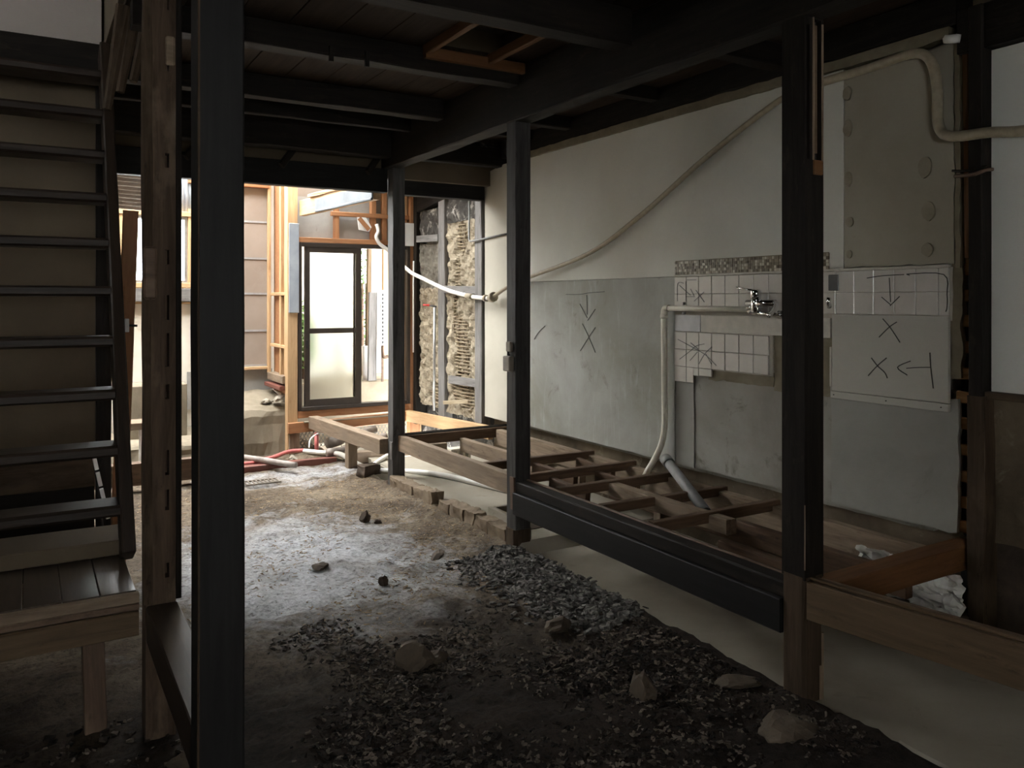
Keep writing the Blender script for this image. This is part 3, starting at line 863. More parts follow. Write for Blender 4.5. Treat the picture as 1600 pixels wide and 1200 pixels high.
def lath_rod(y0, y1, z0, z1, x=3.530, r=0.006):
    vs, fs = tube_geo([(x, y0, z0), (x + random.uniform(-.004, .004), (y0 + y1) / 2, (z0 + z1) / 2 + random.uniform(-.004, .004)), (x, y1, z1)], r, 6)
    k = len(lv); lv.extend(vs); lf.extend([tuple(k + i for i in f) for f in fs])
for (cy, cz, ry, rz) in ((6.86, 2.08, 0.13, 0.15), (6.93, 1.70, 0.07, 0.2), (6.84, 0.98, 0.17, 0.40), (6.78, 0.62, 0.27, 0.16), (7.40, 0.55, 0.17, 0.12), (7.0, 1.35, .05, .22)):
    z = cz - rz
    while z < cz + rz:
        h = math.sqrt(max(0.05, 1 - ((z - cz) / rz) ** 2)) * ry
        lath_rod(cy - h + random.uniform(-.02, .02), cy + h + random.uniform(-.02, .02), z + random.uniform(-.005, .005), z + random.uniform(-.008, .008))
        z += 0.034
    y = cy - ry
    while y < cy + ry:
        lath_rod(y, y + random.uniform(-.01, .01), cz - rz * .8, cz + rz * .8, 3.540, 0.005)
        y += 0.095
mesh('bamboo_lath', lv, lf, 'bamboo', wm, kind='stuff', smooth=True, label='split bamboo lath showing through broken mud')
timber('post', (3.52, 6.435, 0.38), (3.52, 6.435, 2.75), 0.10, 0.125, 'grey_wood', wm, wob=.003)
timber('post', (3.53, 7.225, 0.30), (3.53, 7.225, 2.75), 0.09, 0.14, 'grey_wood', wm, wob=.003)
timber('post', (3.53, 7.84, 0.2), (3.53, 7.84, 2.8), 0.11, 0.08, 'soot', wm)
timber('cross_rail', (3.49, 6.50, 1.585), (3.49, 7.16, 1.60), 0.03, 0.07, 'grey_wood', wm, wob=.003)
timber('cross_rail', (3.49, 7.29, 2.11), (3.49, 7.80, 2.13), 0.03, 0.07, 'grey_wood', wm, wob=.003)
timber('cross_rail', (3.49, 6.50, 0.74), (3.49, 7.05, 0.73), 0.03, 0.075, 'grey_wood', wm, wob=.003)
timber('head_plate', (3.53, 6.40, 2.66), (3.53, 7.9, 2.50), 0.10, 0.20, 'soot', wm)
timber('loose_lath', (3.47, 6.62, 0.56), (3.46, 7.12, 0.50), 0.012, 0.035, 'bamboo', wm, wob=.004)

# ---- rear wall with the sliding door
wbk = box('wall_back', 3.55, 3.62, 7.95, 8.05, 0.0, 3.2, 'blond', kind='structure', label='rear stud wall around the sliding glass door')
YB = 7.95
timber('corner_post', (2.205, 7.93, 0.0), (2.205, 7.93, 3.1), 0.098, 0.10, 'blond', wbk)
timber('foot_block', (2.215, 7.86, 0.0), (2.215, 7.86, 0.235), 0.10, 0.03, 'bearer', wbk, wob=.004)
box('blue_sheet', 2.165, 2.262, 7.862, 7.878, 1.37, 2.24, 'blue_sheet', wbk, c=.003)
rough = rough_sheet  # alias
timber('stud', (3.50, 7.93, 0.0), (3.50, 7.93, 2.9), 0.115, 0.09, 'orange', wbk)
timber('stud', (3.405, 7.955, 0.3), (3.405, 7.955, 2.9), 0.05, 0.05, 'blond', wbk)
timber('header', (2.255, 7.93, 2.085), (3.44, 7.93, 2.085), 0.11, 0.05, 'orange', wbk)
for xs_, w_ in ((2.66, 0.05), (3.05, 0.055), (3.17, 0.05), (3.30, 0.045)):
    timber('cripple_stud', (xs_, 7.94, 2.11), (xs_, 7.94, 3.1), w_, 0.06, 'orange', wbk)
timber('blocking', (2.60, 7.92, 2.36), (3.44, 7.92, 2.36), 0.04, 0.045, 'orange', wbk)
box('infill_board', 2.25, 3.50, 7.975, 8.0, 2.11, 2.52, 'dark_grey_board', wbk)
box('upper_board', 2.16, 3.55, 7.98, 8.0, 2.52, 3.2, 'beige_panel', wbk)
box('gypsum_scrap', 3.30, 3.50, 7.86, 7.875, 2.06, 2.30, 'white_board', wbk, c=.003)
timber('sill', (2.255, 7.93, 0.375), (3.45, 7.93, 0.375), 0.11, 0.07, 'orange', wbk)
timber('lower_rail', (2.15, 7.85, 0.255), (3.45, 7.89, 0.275), 0.05, 0.10, 'orange', wbk)
rough_sheet('mortar_bed', 2.3, 7.8, 7.86, 0.3, 0.31, 0.9, 'old_concrete', 0.0, 0.03, 0.0, parent=wbk)
# perforated vent sheet under the door
pv = []; pf = []
pz, px_ = 0.033, 0.038
for r_ in range(6):
    for q in range(33):
        cx = 2.27 + (q + 0.5 * (r_ % 2)) * px_; cz = 0.045 + r_ * pz
        k = len(pv)
        for i in range(8):
            a = math.pi / 4 * i + math.pi / 8
            s = 1 / max(abs(math.cos(a)), abs(math.sin(a)))
            pv.append((cx + math.cos(a) * s * px_ / 2, 7.975, cz + math.sin(a) * s * pz / 2))
        for i in range(8):
            a = math.pi / 4 * i + math.pi / 8
            pv.append((cx + math.cos(a) * 0.0142, 7.975, cz + math.sin(a) * 0.0142))
        for i in range(8):
            j = (i + 1) % 8
            pf.append((k + i, k + j, k + 8 + j, k + 8 + i))
vent = mesh('vent_sheet', pv, pf, 'perf', wbk, label='perforated metal sheet with rows of round holes')
md = vent.modifiers.new('thickness', 'SOLIDIFY'); md.thickness = 0.002

# sliding door
dr = empty('door_1', (2.75, 7.93, 0.41), kind='structure', label='dark bronze sliding door with frosted panes, half open')
def bar(nm, x0, x1, z0, z1, y0, y1, mat='bronze', parent=dr):
    return box(nm, x0, x1, y0, y1, z0, z1, mat, parent, c=0.003)
bar('jamb', 2.258, 2.292, 0.41, 2.06, 7.875, 7.965)
bar('jamb', 3.405, 3.44, 0.41, 2.06, 7.875, 7.965)
bar('head_track', 2.292, 3.405, 2.02, 2.06, 7.875, 7.965)
bar('sill_track', 2.292, 3.405, 0.41, 0.447, 7.865, 7.975)
def leaf(x0, x1, y0):
    y1 = y0 + 0.03
    fr = frame_boxes('leaf', [(x0, x0 + 0.05, y0, y1, 0.447, 2.02), (x1 - 0.058, x1, y0, y1, 0.447, 2.02),
                              (x0 + 0.05, x1 - 0.058, y0, y1, 1.965, 2.02), (x0 + 0.05, x1 - 0.058, y0, y1, 1.165, 1.215), (x0 + 0.05, x1 - 0.058, y0, y1, 0.447, 0.515)], 'bronze', dr, label='dark bronze sliding leaf')
    box('glass_pane', x0 + 0.045, x1 - 0.053, y0 + 0.012, y0 + 0.017, 1.21, 1.97, 'frosted', fr, label='upper frosted pane')
    box('glass_pane', x0 + 0.045, x1 - 0.053, y0 + 0.012, y0 + 0.017, 0.51, 1.17, 'frosted', fr, label='lower frosted pane')
    box('pull', x0 + 0.012, x0 + 0.03, y0 - 0.006, y0, 1.02, 1.10, 'black_hole', fr, c=.002)
leaf(2.325, 2.905, 7.882)
# second leaf parked behind the first: only its edge stiles show
bar('leaf_stile', 2.292, 2.31, 0.447, 2.02, 7.925, 7.955)
bar('leaf_stile', 2.84, 2.862, 0.447, 2.02, 7.925, 7.955)

# ---- rear left: siding boards, studs, window, concrete footing
YL = 8.62
wl2 = box('wall_back_left', -2.45, 0.66, YL + 0.03, YL + 0.10, 0.0, 2.9, 'out_wall', kind='structure', label='rear left wall of beige boards, studs and a bright window')
zz = [0.812, 1.175, 1.558, 1.924, 2.304, 2.66, 3.1]
for a, b in zip(zz[:-1], zz[1:]):
    box('siding_board', 1.40, 2.16, YL, YL + 0.02, a + 0.012, b - 0.008, 'beige_panel', wl2, c=.002)
    box('joint_strip', 1.40, 2.16, YL - 0.008, YL + 0.018, a - 0.008, a + 0.012, 'grey_strip', wl2)
timber('sill_plate', (1.40, YL - 0.02, 0.79), (2.16, YL - 0.02, 0.79), 0.05, 0.03, 'blond', wl2)
box('base_board', 1.36, 2.2, YL + 0.01, YL + 0.03, 0.40, 0.775, 'dark_grey_board', wl2)
timber('stud', (2.155, YL - 0.03, 0.74), (2.155, YL - 0.03, 3.1), 0.03, 0.06, 'blond', wl2)
timber('top_plate', (1.36, YL - 0.04, 2.68), (2.15, YL - 0.04, 2.68), 0.06, 0.05, 'orange', wl2)
# side wall of studs running towards the viewer
for ys_, m_ in ((8.20, 'blond'), (8.02, 'blond')):
    timber('stud', (2.185, ys_, 0.74), (2.185, ys_, 3.1), 0.04, 0.05, m_, wl2)
box('side_sheathing', 2.215, 2.235, 7.98, YL, 0.55, 3.1, 'orange', wl2)
for zb_ in (1.555, 1.03):
    timber('blocking', (2.185, 7.98, zb_), (2.185, YL - 0.06, zb_), 0.05, 0.032, 'blond', wl2)
timber('sill_plate', (2.175, 7.97, 0.71), (2.175, YL - 0.06, 0.71), 0.09, 0.075, 'bearer', wl2)
timber('sill_plate', (2.155, 7.97, 0.63), (2.155, YL - 0.06, 0.63), 0.11, 0.04, 'red_sill', wl2)
# footing
fv = []; ff = []
xs_ = [0.6 + 0.05 * i for i in range(33)]
prof = [(8.00, -0.05), (8.01, 0.12), (8.02, 0.27), (8.03, 0.36), (8.06, 0.42), (8.10, 0.455), (8.18, 0.475), (8.30, 0.50), (8.45, 0.53), (YL + 0.02, 0.56)]
for x in xs_:
    for (y, z) in prof:
        n_ = noise.fractal(Vector((x * 5, y * 5, z * 5)), 1.0, 2.0, 4)
        hgt = 1.0 if x > 1.60 else 0.42
        fv.append((x, y + 0.03 * n_, z * hgt + 0.025 * n_))
P_ = len(prof)
for i in range(len(xs_) - 1):
    for k in range(P_ - 1):
        a = i * P_ + k
        ff.append((a, a + P_, a + P_ + 1, a + 1))
mesh('footing', fv, ff, 'old_concrete', wl2, label='rough old concrete footing under the beige boards')
# window in the rear left wall
wn1 = empty('window_1', (1.11, YL, 1.65), kind='structure', label='bright window in new blond timber, rear left')
timber('frame_side', (1.385, YL, 1.62), (1.385, YL, 2.40), 0.05, 0.07, 'blond', wn1)
timber('frame_side', (0.76, YL, 1.62), (0.76, YL, 2.40), 0.05, 0.07, 'blond', wn1)
timber('frame_sill', (0.68, YL - 0.01, 1.64), (1.41, YL - 0.01, 1.64), 0.08, 0.05, 'blond', wn1)
timber('frame_head', (0.68, YL - 0.01, 2.345), (1.41, YL - 0.01, 2.345), 0.08, 0.05, 'blond', wn1)
sash = frame_boxes('sash', [(1.335, 1.36, YL + 0.01, YL + 0.035, 1.665, 2.32), (0.785, 0.81, YL + 0.01, YL + 0.035, 1.665, 2.32),
                            (0.81, 1.335, YL + 0.01, YL + 0.035, 1.665, 1.69), (0.81, 1.335, YL + 0.01, YL + 0.035, 2.29, 2.32)], 'steel', wn1)
box('glass_pane', 0.81, 1.335, YL + 0.02, YL + 0.025, 1.69, 2.29, 'glass', sash)
def corrugated(nm, p_of, nu, mat, parent, **kw):
    vs = []; fs = []
    for i in range(nu + 1):
        for t in (0, 1):
            vs.append(p_of(i / nu, t))
    for i in range(nu):
        fs.append((i * 2, i * 2 + 2, i * 2 + 3, i * 2 + 1))
    o = mesh(nm, vs, fs, mat, parent, smooth=True, **kw)
    m_ = o.modifiers.new('thickness', 'SOLIDIFY'); m_.thickness = 0.003
    return o
corrugated('corrugated_cladding', lambda u, t: (1.24 + 0.16 * u, YL - 0.01 + 0.008 * math.sin(u * 2 * math.pi * 4), 2.37 + 0.5 * t), 40, 'corrug_blue', wl2)
corrugated('corrugated_cladding', lambda u, t: (0.60 + 0.64 * u, YL - 0.01 + 0.008 * math.sin(u * 2 * math.pi * 14), 2.37 + 0.5 * t), 140, 'corrug', wl2)
for bx_ in [(0.66, 1.41, YL + 0.03, YL + 0.10, 0.0, 1.615), (0.66, 1.41, YL + 0.03, YL + 0.10, 2.37, 2.9), (1.41, 2.3, YL + 0.03, YL + 0.10, 0, 3.1)]:
    box('wall_panel', *bx_, 'out_wall', wl2)
timber('dark_rail', (-0.6, YL - 0.03, 1.545), (1.41, YL - 0.03, 1.545), 0.06, 0.125, 'grey_wood', wl2)
timber('thin_rail', (-0.6, YL - 0.02, 1.466), (1.41, YL - 0.02, 1.466), 0.04, 0.02, 'blond', wl2)

# ---- wall and post behind the stair
ws = box('wall_stair', -2.45, 0.335, 5.04, 5.08, 0.60, 2.86, 'brown_wall', kind='structure', label='brown hardboard wall behind the steep stair')
timber('skirting', (-2.45, 5.01, 0.555), (0.31, 5.01, 0.555), 0.06, 0.15, 'foot_brown', ws)
timber('upper_floor_edge', (-2.45, 4.98, 2.79), (0.36, 4.98, 2.79), 0.09, 0.19, 'soot', ws)
timber('sill_beam', (-2.45, 5.06, 0.225), (0.31, 5.06, 0.225), 0.10, 0.51, 'soot', ws)

# ================================================================== POSTS AND BEAMS OF THE FRAME
S_ = 0.105
def row_post(x, y, label, parts):
    return empty('house_post', (x + S_ / 2, y + S_ / 2, 0), label, 'post')

# nearest post of the row (front corner at 2.46, 2.027)
p1 = row_post(2.461, 2.027, 'near black post with worn channel at its top and splintered foot', None)
x0, y0 = 2.461, 2.027
cells_post('shaft', x0, x0 + S_, y0, 0.46, 2.56, S_, [(x0 + 0.012, x0 + 0.028, 2.02, 2.52, 0.02), (x0 + 0.050, x0 + 0.092, 2.02, 2.545, 0.022)], 'soot', p1)
box('channel_lining', x0 + 0.052, x0 + 0.090, y0 + 0.016, y0 + 0.024, 2.05, 2.53, 'rail', p1)
timber('channel_edge', (x0 + 0.046, y0 - 0.002, 2.02), (x0 + 0.046, y0 - 0.002, 2.55), 0.008, 0.006, 'bearer', p1)
timber('channel_edge', (x0 + 0.097, y0 - 0.002, 2.02), (x0 + 0.097, y0 - 0.002, 2.53), 0.008, 0.006, 'bearer', p1)
box('channel_block', x0 + 0.046, x0 + 0.098, y0 - 0.006, y0 + 0.01, 1.965, 2.02, 'beam_or', p1, c=.003)
timber('foot', (x0 + 0.052, y0 + 0.052, -0.05), (x0 + 0.052, y0 + 0.052, 0.47), 0.108, 0.108, 'foot_brown', p1, c=.012, wob=.004)
timber('splinter', (x0 + 0.098, y0 + 0.001, -0.02), (x0 + 0.100, y0 + 0.001, 0.25), 0.012, 0.012, 'bearer', p1, wob=.003)
timber('splinter', (x0 + 0.084, y0 - 0.003, -0.02), (x0 + 0.086, y0 - 0.002, 0.13), 0.009, 0.009, 'bearer', p1, wob=.003)
timber('corner_chip', (x0 + 0.002, y0 + 0.0, 0.50), (x0 + 0.002, y0 + 0.0, 0.74), 0.005, 0.005, 'bearer', p1, wob=.002)

p2 = row_post(2.464, 4.104, 'middle black post carrying an old switch box', None)
x0, y0 = 2.464, 4.104
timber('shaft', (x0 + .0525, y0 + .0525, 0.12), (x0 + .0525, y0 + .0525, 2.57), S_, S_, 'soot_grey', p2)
timber('foot', (x0 + .0525, y0 + .0525, -0.06), (x0 + .0525, y0 + .0525, 0.14), 0.125, 0.125, 'foot_brown', p2, c=.02, wob=.008)
timber('worn_joint', (x0 - 0.003, y0 + 0.02, 0.26), (x0 - 0.003, y0 + 0.03, 0.45), 0.016, 0.05, 'old_brown', p2, wob=.006)
sw = empty('switch_box', (2.455, 4.15, 1.07), 'old brown plastic switch box on the middle post', 'switch')
swc = box('cover', 2.428, 2.464, 4.118, 4.196, 1.075, 1.165, 'plastic', sw, c=.006)
box('upper_box', 2.44, 2.464, 4.13, 4.18, 1.19, 1.25, 'plastic', sw, c=.005)
tube('cable', [(2.455, 4.16, 1.165), (2.45, 4.165, 1.18), (2.455, 4.16, 1.195)], 0.006, 'black_hole', swc, n=8)

p3 = row_post(2.495, 6.055, 'far black post standing before the glass door', None)
x0, y0 = 2.495, 6.055
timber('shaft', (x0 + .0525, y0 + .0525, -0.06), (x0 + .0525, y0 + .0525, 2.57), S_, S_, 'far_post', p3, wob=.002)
timber('worn_joint', (x0 - 0.002, y0 + 0.03, 0.22), (x0 - 0.002, y0 + 0.03, 0.36), 0.012, 0.05, 'grey_wood', p3, wob=.006)

pa = empty('house_post', (0.39, 2.05, 0), 'broad flat black post nearest the viewer on the left', 'post')
timber('shaft', (0.392, 2.053, 0.0), (0.392, 2.053, 2.86), S_, S_, 'soot_smooth', pa)
timber('edge_strip', (0.341, 2.003, 0.05), (0.341, 2.003, 2.80), 0.006, 0.006, 'foot_brown', pa, wob=.001)

# worn brown post with a column of mortises
pb = empty('house_post', (0.395, 3.04, 0), 'worn brown post with a column of mortise slots', 'post')
xa, xb, yf = 0.339, 0.452, 2.99
slots = [(0.400, 0.413, z, z + h, 0.05) for z, h in ((0.55, 0.05), (0.78, 0.07), (0.90, 0.085), (1.16, 0.05), (1.27, 0.115), (1.43, 0.085), (1.62, 0.05), (1.95, 0.05), (2.28, 0.06), (2.49, 0.06), (2.70, .09))]
cells_post('shaft', xa, xb - 0.018, yf, 0.0, 2.86, 0.10, slots, 'mottled', pb)
timber('dark_strip', (xb - 0.008, yf + 0.055, 0.47), (xb - 0.008, yf + 0.055, 2.86), 0.02, 0.10, 'soot', pb)
timber('side_piece', (xa + 0.006, yf + 0.01, 0.47), (xa + 0.004, yf + 0.01, 2.80), 0.03, 0.03, 'foot_brown', pb, wob=.005)
box('flake', xa - 0.008, xa + 0.035, yf - 0.012, yf, 1.50, 1.68, 'old_brown', pb, c=.008)
box('flake', xa + 0.062, xa + 0.092, yf - 0.006, yf, 2.30, 2.40, 'bearer', pb, c=.005)

pc = empty('house_post', (0.35, 5.03, 0), 'slim black post at the end of the brown wall behind the stair', 'post')
timber('shaft', (0.355, 5.03, 0.0), (0.355, 5.03, 2.86), 0.075, 0.075, 'soot', pc)

timber('girder', (2.515, -2.3, 2.705), (2.515, 6.2, 2.705), 0.12, 0.31, 'soot', label='long heavy girder resting on the row of posts', c=.008, wob=.004)
timber('girder', (0.40, 6.05, 2.74), (2.46, 6.05, 2.74), 0.12, 0.24, 'soot', label='deep cross girder above the far opening', c=.008, wob=.004)
timber('girder', (2.575, 6.10, 2.72), (3.58, 6.10, 2.72), 0.10, 0.16, 'soot', label='short cross girder from far post to the cream wall', c=.008, wob=.003)
timber('header_beam', (-2.45, 6.20, 2.46), (2.49, 6.20, 2.46), 0.09, 0.19, 'soot_smooth', label='smooth black header over the opening to the rear', c=.005)
timber('header_beam', (2.60, 6.38, 2.46), (3.48, 6.38, 2.46), 0.09, 0.16, 'soot_smooth', label='black header over the gap beside the mud wall', c=.005)
for q, (xq, lab) in enumerate(((0.95, 'left'), (1.62, 'middle'), (2.30, 'right'))):
    timber('brace', (xq, 6.10, 2.50), (xq + 0.12, 6.16, 2.66), 0.03, 0.05, 'soot', label='small dark brace above the black header, %s of three' % lab, cat='brace')
timber('cross_beam', (0.45, 3.04 - 1.0 + 0.01, 2.76), (2.44, 2.05, 2.76), 0.13, 0.2, 'soot', label='black ceiling beam between the two near posts', c=.006)

# beam from the far post to the rear corner, faced with a torn pale board
bm_ = empty('plaster_faced_beam', (2.44, 6.16, 2.29), 'blond beam faced with torn pale board, running to the rear', 'beam')
timber('timber_core', (2.44, 6.26, 2.39), (2.30, 7.88, 2.39), 0.06, 0.15, 'blond', bm_)
timber('pale_board', (2.402, 6.26, 2.375), (2.290, 7.42, 2.375), 0.014, 0.115, 'pale_sheet', bm_, wob=.003)
timber('lower_lip', (2.396, 6.26, 2.318), (2.285, 7.40, 2.318), 0.02, 0.02, 'pale_sheet', bm_, wob=.002)
timber('top_strip', (2.43, 6.26, 2.48), (2.29, 7.60, 2.48), 0.05, 0.03, 'blond', bm_, wob=.004)

timber('wall_plate', (3.545, 2.06, 2.782), (3.545, 6.03, 2.782), 0.13, 0.155, 'soot', label='black beam added to darken the top of the right wall', c=.006, wob=.003)  # added to darken the pale band above the trim strip
# hatch in the ceiling
hf = empty('ceiling_hatch', (2.05, 3.7, 2.80), 'new timber frame of an open hatch in the dark ceiling', 'hatch')
timber('frame_member', (1.835, 3.38, 2.84), (1.835, 4.00, 2.84), 0.035, 0.055, 'beam_or', hf)
timber('frame_member', (2.215, 3.38, 2.84), (2.215, 4.00, 2.84), 0.035, 0.055, 'beam_or', hf)
timber('frame_member', (1.82, 3.975, 2.822), (2.44, 3.975, 2.822), 0.035, 0.06, 'beam_or', hf)
timber('frame_member', (1.82, 3.40, 2.84), (2.30, 3.40, 2.84), 0.035, 0.055, 'beam_or', hf)
box('lid', 1.80, 2.32, 3.38, 4.02, 3.00, 3.015, 'brown_wall', hf)
box('shaft_side', 1.80, 1.815, 3.38, 4.02, 2.885, 3.0, 'brown_wall', hf)
box('shaft_side', 2.305, 2.32, 3.38, 4.02, 2.885, 3.0, 'brown_wall', hf)
box('shaft_side', 1.815, 2.305, 3.99, 4.005, 2.885, 3.0, 'brown_wall', hf)
box('shaft_side', 1.815, 2.305, 3.385, 3.40, 2.885, 3.0, 'brown_wall', hf)

# ================================================================== FLOOR FRAMING ON THE RIGHT
sb = empty('threshold_beam', (2.46, 3.1, 0.235), 'black stepped threshold beam between near and middle posts', 'beam')
timber('main_beam', (2.475, 2.13, 0.30), (2.475, 4.106, 0.30), 0.06, 0.13, 'soot_smooth', sb, c=.005)
timber('upper_rail', (2.505, 2.13, 0.395), (2.505, 4.106, 0.395), 0.075, 0.062, 'soot', sb, c=.006, wob=.003)
timber('track_rib', (2.548, 2.13, 0.422), (2.548, 4.106, 0.422), 0.02, 0.02, 'old_brown', sb, wob=.001)
timber('rear_beam', (2.555, 2.13, 0.33), (2.555, 4.106, 0.33), 0.06, 0.14, 'old_brown', sb)

nr = empty('near_rail', (2.50, 1.5, 0.31), 'dusty tan rail running from the near post towards the viewer', 'beam')
timber('board', (2.486, 2.022, 0.39), (2.68, 0.75, 0.39), 0.05, 0.14, 'rail', nr)
timber('track_rib', (2.492, 2.022, 0.466), (2.686, 0.75, 0.466), 0.022, 0.012, 'rail', nr, wob=0)
timber('track_rib', (2.517, 2.022, 0.464), (2.711, 0.75, 0.464), 0.018, 0.010, 'old_brown', nr, wob=0)
timber('cross_beam', (2.56, 2.065, 0.375), (3.575, 2.06, 0.385), 0.095, 0.105, 'beam_or', label='thick orange brown beam from near post to corner post')
timber('edge_joist', (2.545, 4.20, 0.37), (2.565, 6.06, 0.35), 0.05, 0.125, 'bearer', label='pale worn edge joist between middle and far posts')
dt = empty('track_sill', (3.0, 6.07, 0.33), 'dark grooved sill from far post to the cream wall', 'beam')
timber('body', (2.60, 6.06, 0.37), (3.56, 6.06, 0.37), 0.10, 0.085, 'joist', dt)
timber('track_rib', (2.60, 6.085, 0.416), (3.56, 6.085, 0.416), 0.018, 0.012, 'soot', dt, wob=0)
timber('track_rib', (2.60, 6.035, 0.416), (3.56, 6.035, 0.416), 0.018, 0.012, 'soot', dt, wob=0)
timber('wall_ledger', (3.43, 2.15, 0.335), (3.43, 5.98, 0.335), 0.06, 0.13, 'bearer', label='long ledger along the foot of the grey wall')
timber('rear_ledger', (3.44, 6.15, 0.345), (3.41, 7.88, 0.285), 0.05, 0.115, 'blond', label='bright blond beam along the foot of the mud wall')
timber('rear_joist', (2.47, 6.16, 0.315), (2.385, 7.80, 0.305), 0.095, 0.12, 'bearer', label='weathered joist from far post towards the glass door')
timber('prop', (2.435, 6.86, -0.02), (2.435, 6.86, 0.245), 0.085, 0.085, 'bearer', label='short square prop under the weathered rear joist', cat='post')
timber('bearer', (3.09, 4.30, 0.31), (3.09, 6.0, 0.30), 0.05, 0.11, 'bearer', label='pale bearer running under the joists to the grooved sill')
timber('bearer', (2.985, 2.90, 0.375), (2.985, 3.93, 0.375), 0.07, 0.075, 'bearer', label='thick short bearer crossing between the near floor joists')
timber('bearer', (2.985, 2.13, 0.235), (2.985, 2.96, 0.235), 0.06, 0.13, 'joist', label='low dark bearer behind the near post')
timber('bearer', (3.25, 2.13, 0.27), (3.25, 4.20, 0.27), 0.05, 0.11, 'joist', label='dark bearer nearest the wall under the near joists')
timber('prop', (2.99, 3.42, 0.02), (2.99, 3.42, 0.335), 0.07, 0.06, 'bearer', label='stub post under the thick short bearer', cat='post')
timber('prop', (3.09, 5.1, 0.06), (3.09, 5.1, 0.255), 0.07, 0.07, 'bearer', label='stub post under the long pale bearer', cat='post')
timber('prop', (3.28, 2.30, 0.02), (3.28, 2.30, 0.215), 0.05, 0.05, 'old_brown', label='small prop beside the crumpled paper', cat='post')
JO = ((4.70, 2.575, 3.45, 'farthest brown floor joist, its cut end showing before the middle post'),
      (4.26, 2.62, 3.47, 'brown floor joist just behind the middle post'),
      (3.87, 2.60, 3.44, 'long brown floor joist reaching the wall beneath the white pipe'),
      (3.05, 2.60, 3.46, 'nearest brown floor joist beside the near post'))
for (y, xa_, xb_, lab) in JO:
    timber('floor_joist', (xa_, y, 0.395 + random.uniform(-.004, .004)), (xb_, y - 0.02, 0.40), 0.045, 0.055, 'joist', label=lab, cat='joist')
timber('floor_joist', (2.60, 3.455, 0.392), (2.95, 3.45, 0.392), 0.045, 0.05, 'joist', label='short cut joist between threshold and thick bearer', cat='joist')
timber('floor_joist', (3.02, 3.44, 0.392), (3.47, 3.42, 0.395), 0.045, 0.05, 'joist', label='short joist under the leaning grey pipe', cat='joist')
timber('floor_joist', (2.62, 5.86, 0.33), (2.86, 5.84, 0.33), 0.045, 0.06, 'bearer', label='short pale joist end just in front of the grooved sill', cat='joist')
# diagonal struts under the joists
ST = ((2.95, 4.70, 3.02, 4.25, 'a'), (3.15, 4.26, 3.22, 3.87, 'b'), (2.80, 4.26, 2.84, 3.87, 'c'), (3.30, 4.68, 3.33, 4.26, 'd'))
SL = ('dark noggin between the two farthest joists', 'dark noggin below the long joist, wall side', 'dark noggin below the long joist, post side', 'dark noggin next to the ledger between far joists')
for (xa_, ya_, xb_, yb_, k), lab in zip(ST, SL):
    timber('noggin', (xa_, ya_ - 0.03, 0.36), (xb_, yb_ + 0.03, 0.33), 0.04, 0.07, 'joist', label=lab, cat='joist')

# hollow concrete block under the floor
hb = empty('concrete_block', (3.2, 6.3, 0.07), 'hollow concrete block with three openings beyond the grooved sill', 'block')
bx0, bx1, by0, by1 = 3.12, 3.31, 6.27, 6.37
for k_ in range(4):
    xw_ = bx0 + k_ * (bx1 - bx0 - 0.022) / 3
    box('web', xw_, xw_ + 0.022, by0, by1, 0.105, 0.19, 'pale_block', hb)
box('bottom_shell', bx0, bx1, by0, by1, 0.066, 0.105, 'pale_block', hb, c=.003)
box('top_shell', bx0, bx1, by0, by1, 0.19, 0.212, 'pale_block', hb, c=.003)

# slab duct frame
fd = empty('floor_duct', (2.75, 4.45, 0.07), 'open concrete duct sunk beside the middle post', 'duct')
box('rim', 2.62, 2.66, 4.28, 4.72, 0.065, 0.125, 'concrete', fd, c=.004)
box('rim', 2.86, 2.90, 4.28, 4.72, 0.065, 0.125, 'concrete', fd, c=.004)
box('rim', 2.66, 2.86, 4.68, 4.72, 0.065, 0.125, 'concrete', fd, c=.004)
box('bed', 2.66, 2.86, 4.28, 4.68, 0.065, 0.075, 'clod', fd)

# kerb stones between middle and far posts
KL = []
y = 4.24
q = 0
names = ('nearest kerb stone beside the middle post', 'second kerb stone from the middle post', 'third kerb stone from the middle post', 'fourth kerb stone from the middle post',
         'kerb stone just before the gap', 'kerb stone just past the gap', 'seventh kerb stone towards the far post', 'eighth kerb stone towards the far post', 'kerb stone touching the far post')
lens_ = (0.21, 0.17, 0.14, 0.20, 0.16, 0.14, 0.20, 0.22, 0.24)
for L_, nm in zip(lens_, names):
    if q == 5: y += 0.11
    x0 = 2.462 + random.uniform(-.008, .008)
    vs = []
    bm = bmesh.new(); bmesh.ops.create_cube(bm, size=1)
    bmesh.ops.subdivide_edges(bm, edges=list(bm.edges), cuts=5, use_grid_fill=True)
    hh = 0.112 + random.uniform(-.012, .012) - 0.015 * (q > 5)
    for v in bm.verts:
        p = Vector((x0 + 0.05 + v.co.x * 0.10, y + L_ / 2 + v.co.y * (L_ - 0.008), -0.04 + (v.co.z + .5) * (hh + 0.04)))
        d_ = noise.noise_vector(p * 16) * 0.012 + noise.noise_vector(p * 45) * 0.006
        v.co = p + d_
    vs = [tuple(v.co) for v in bm.verts]; fs = [tuple(v.index for v in f.verts) for f in bm.faces]; bm.free()
    mesh('kerb_stone', vs, fs, 'kerb', label='rough brown ' + nm, cat='kerb', group='kerb stones between the posts')
    y += L_ + 0.004; q += 1

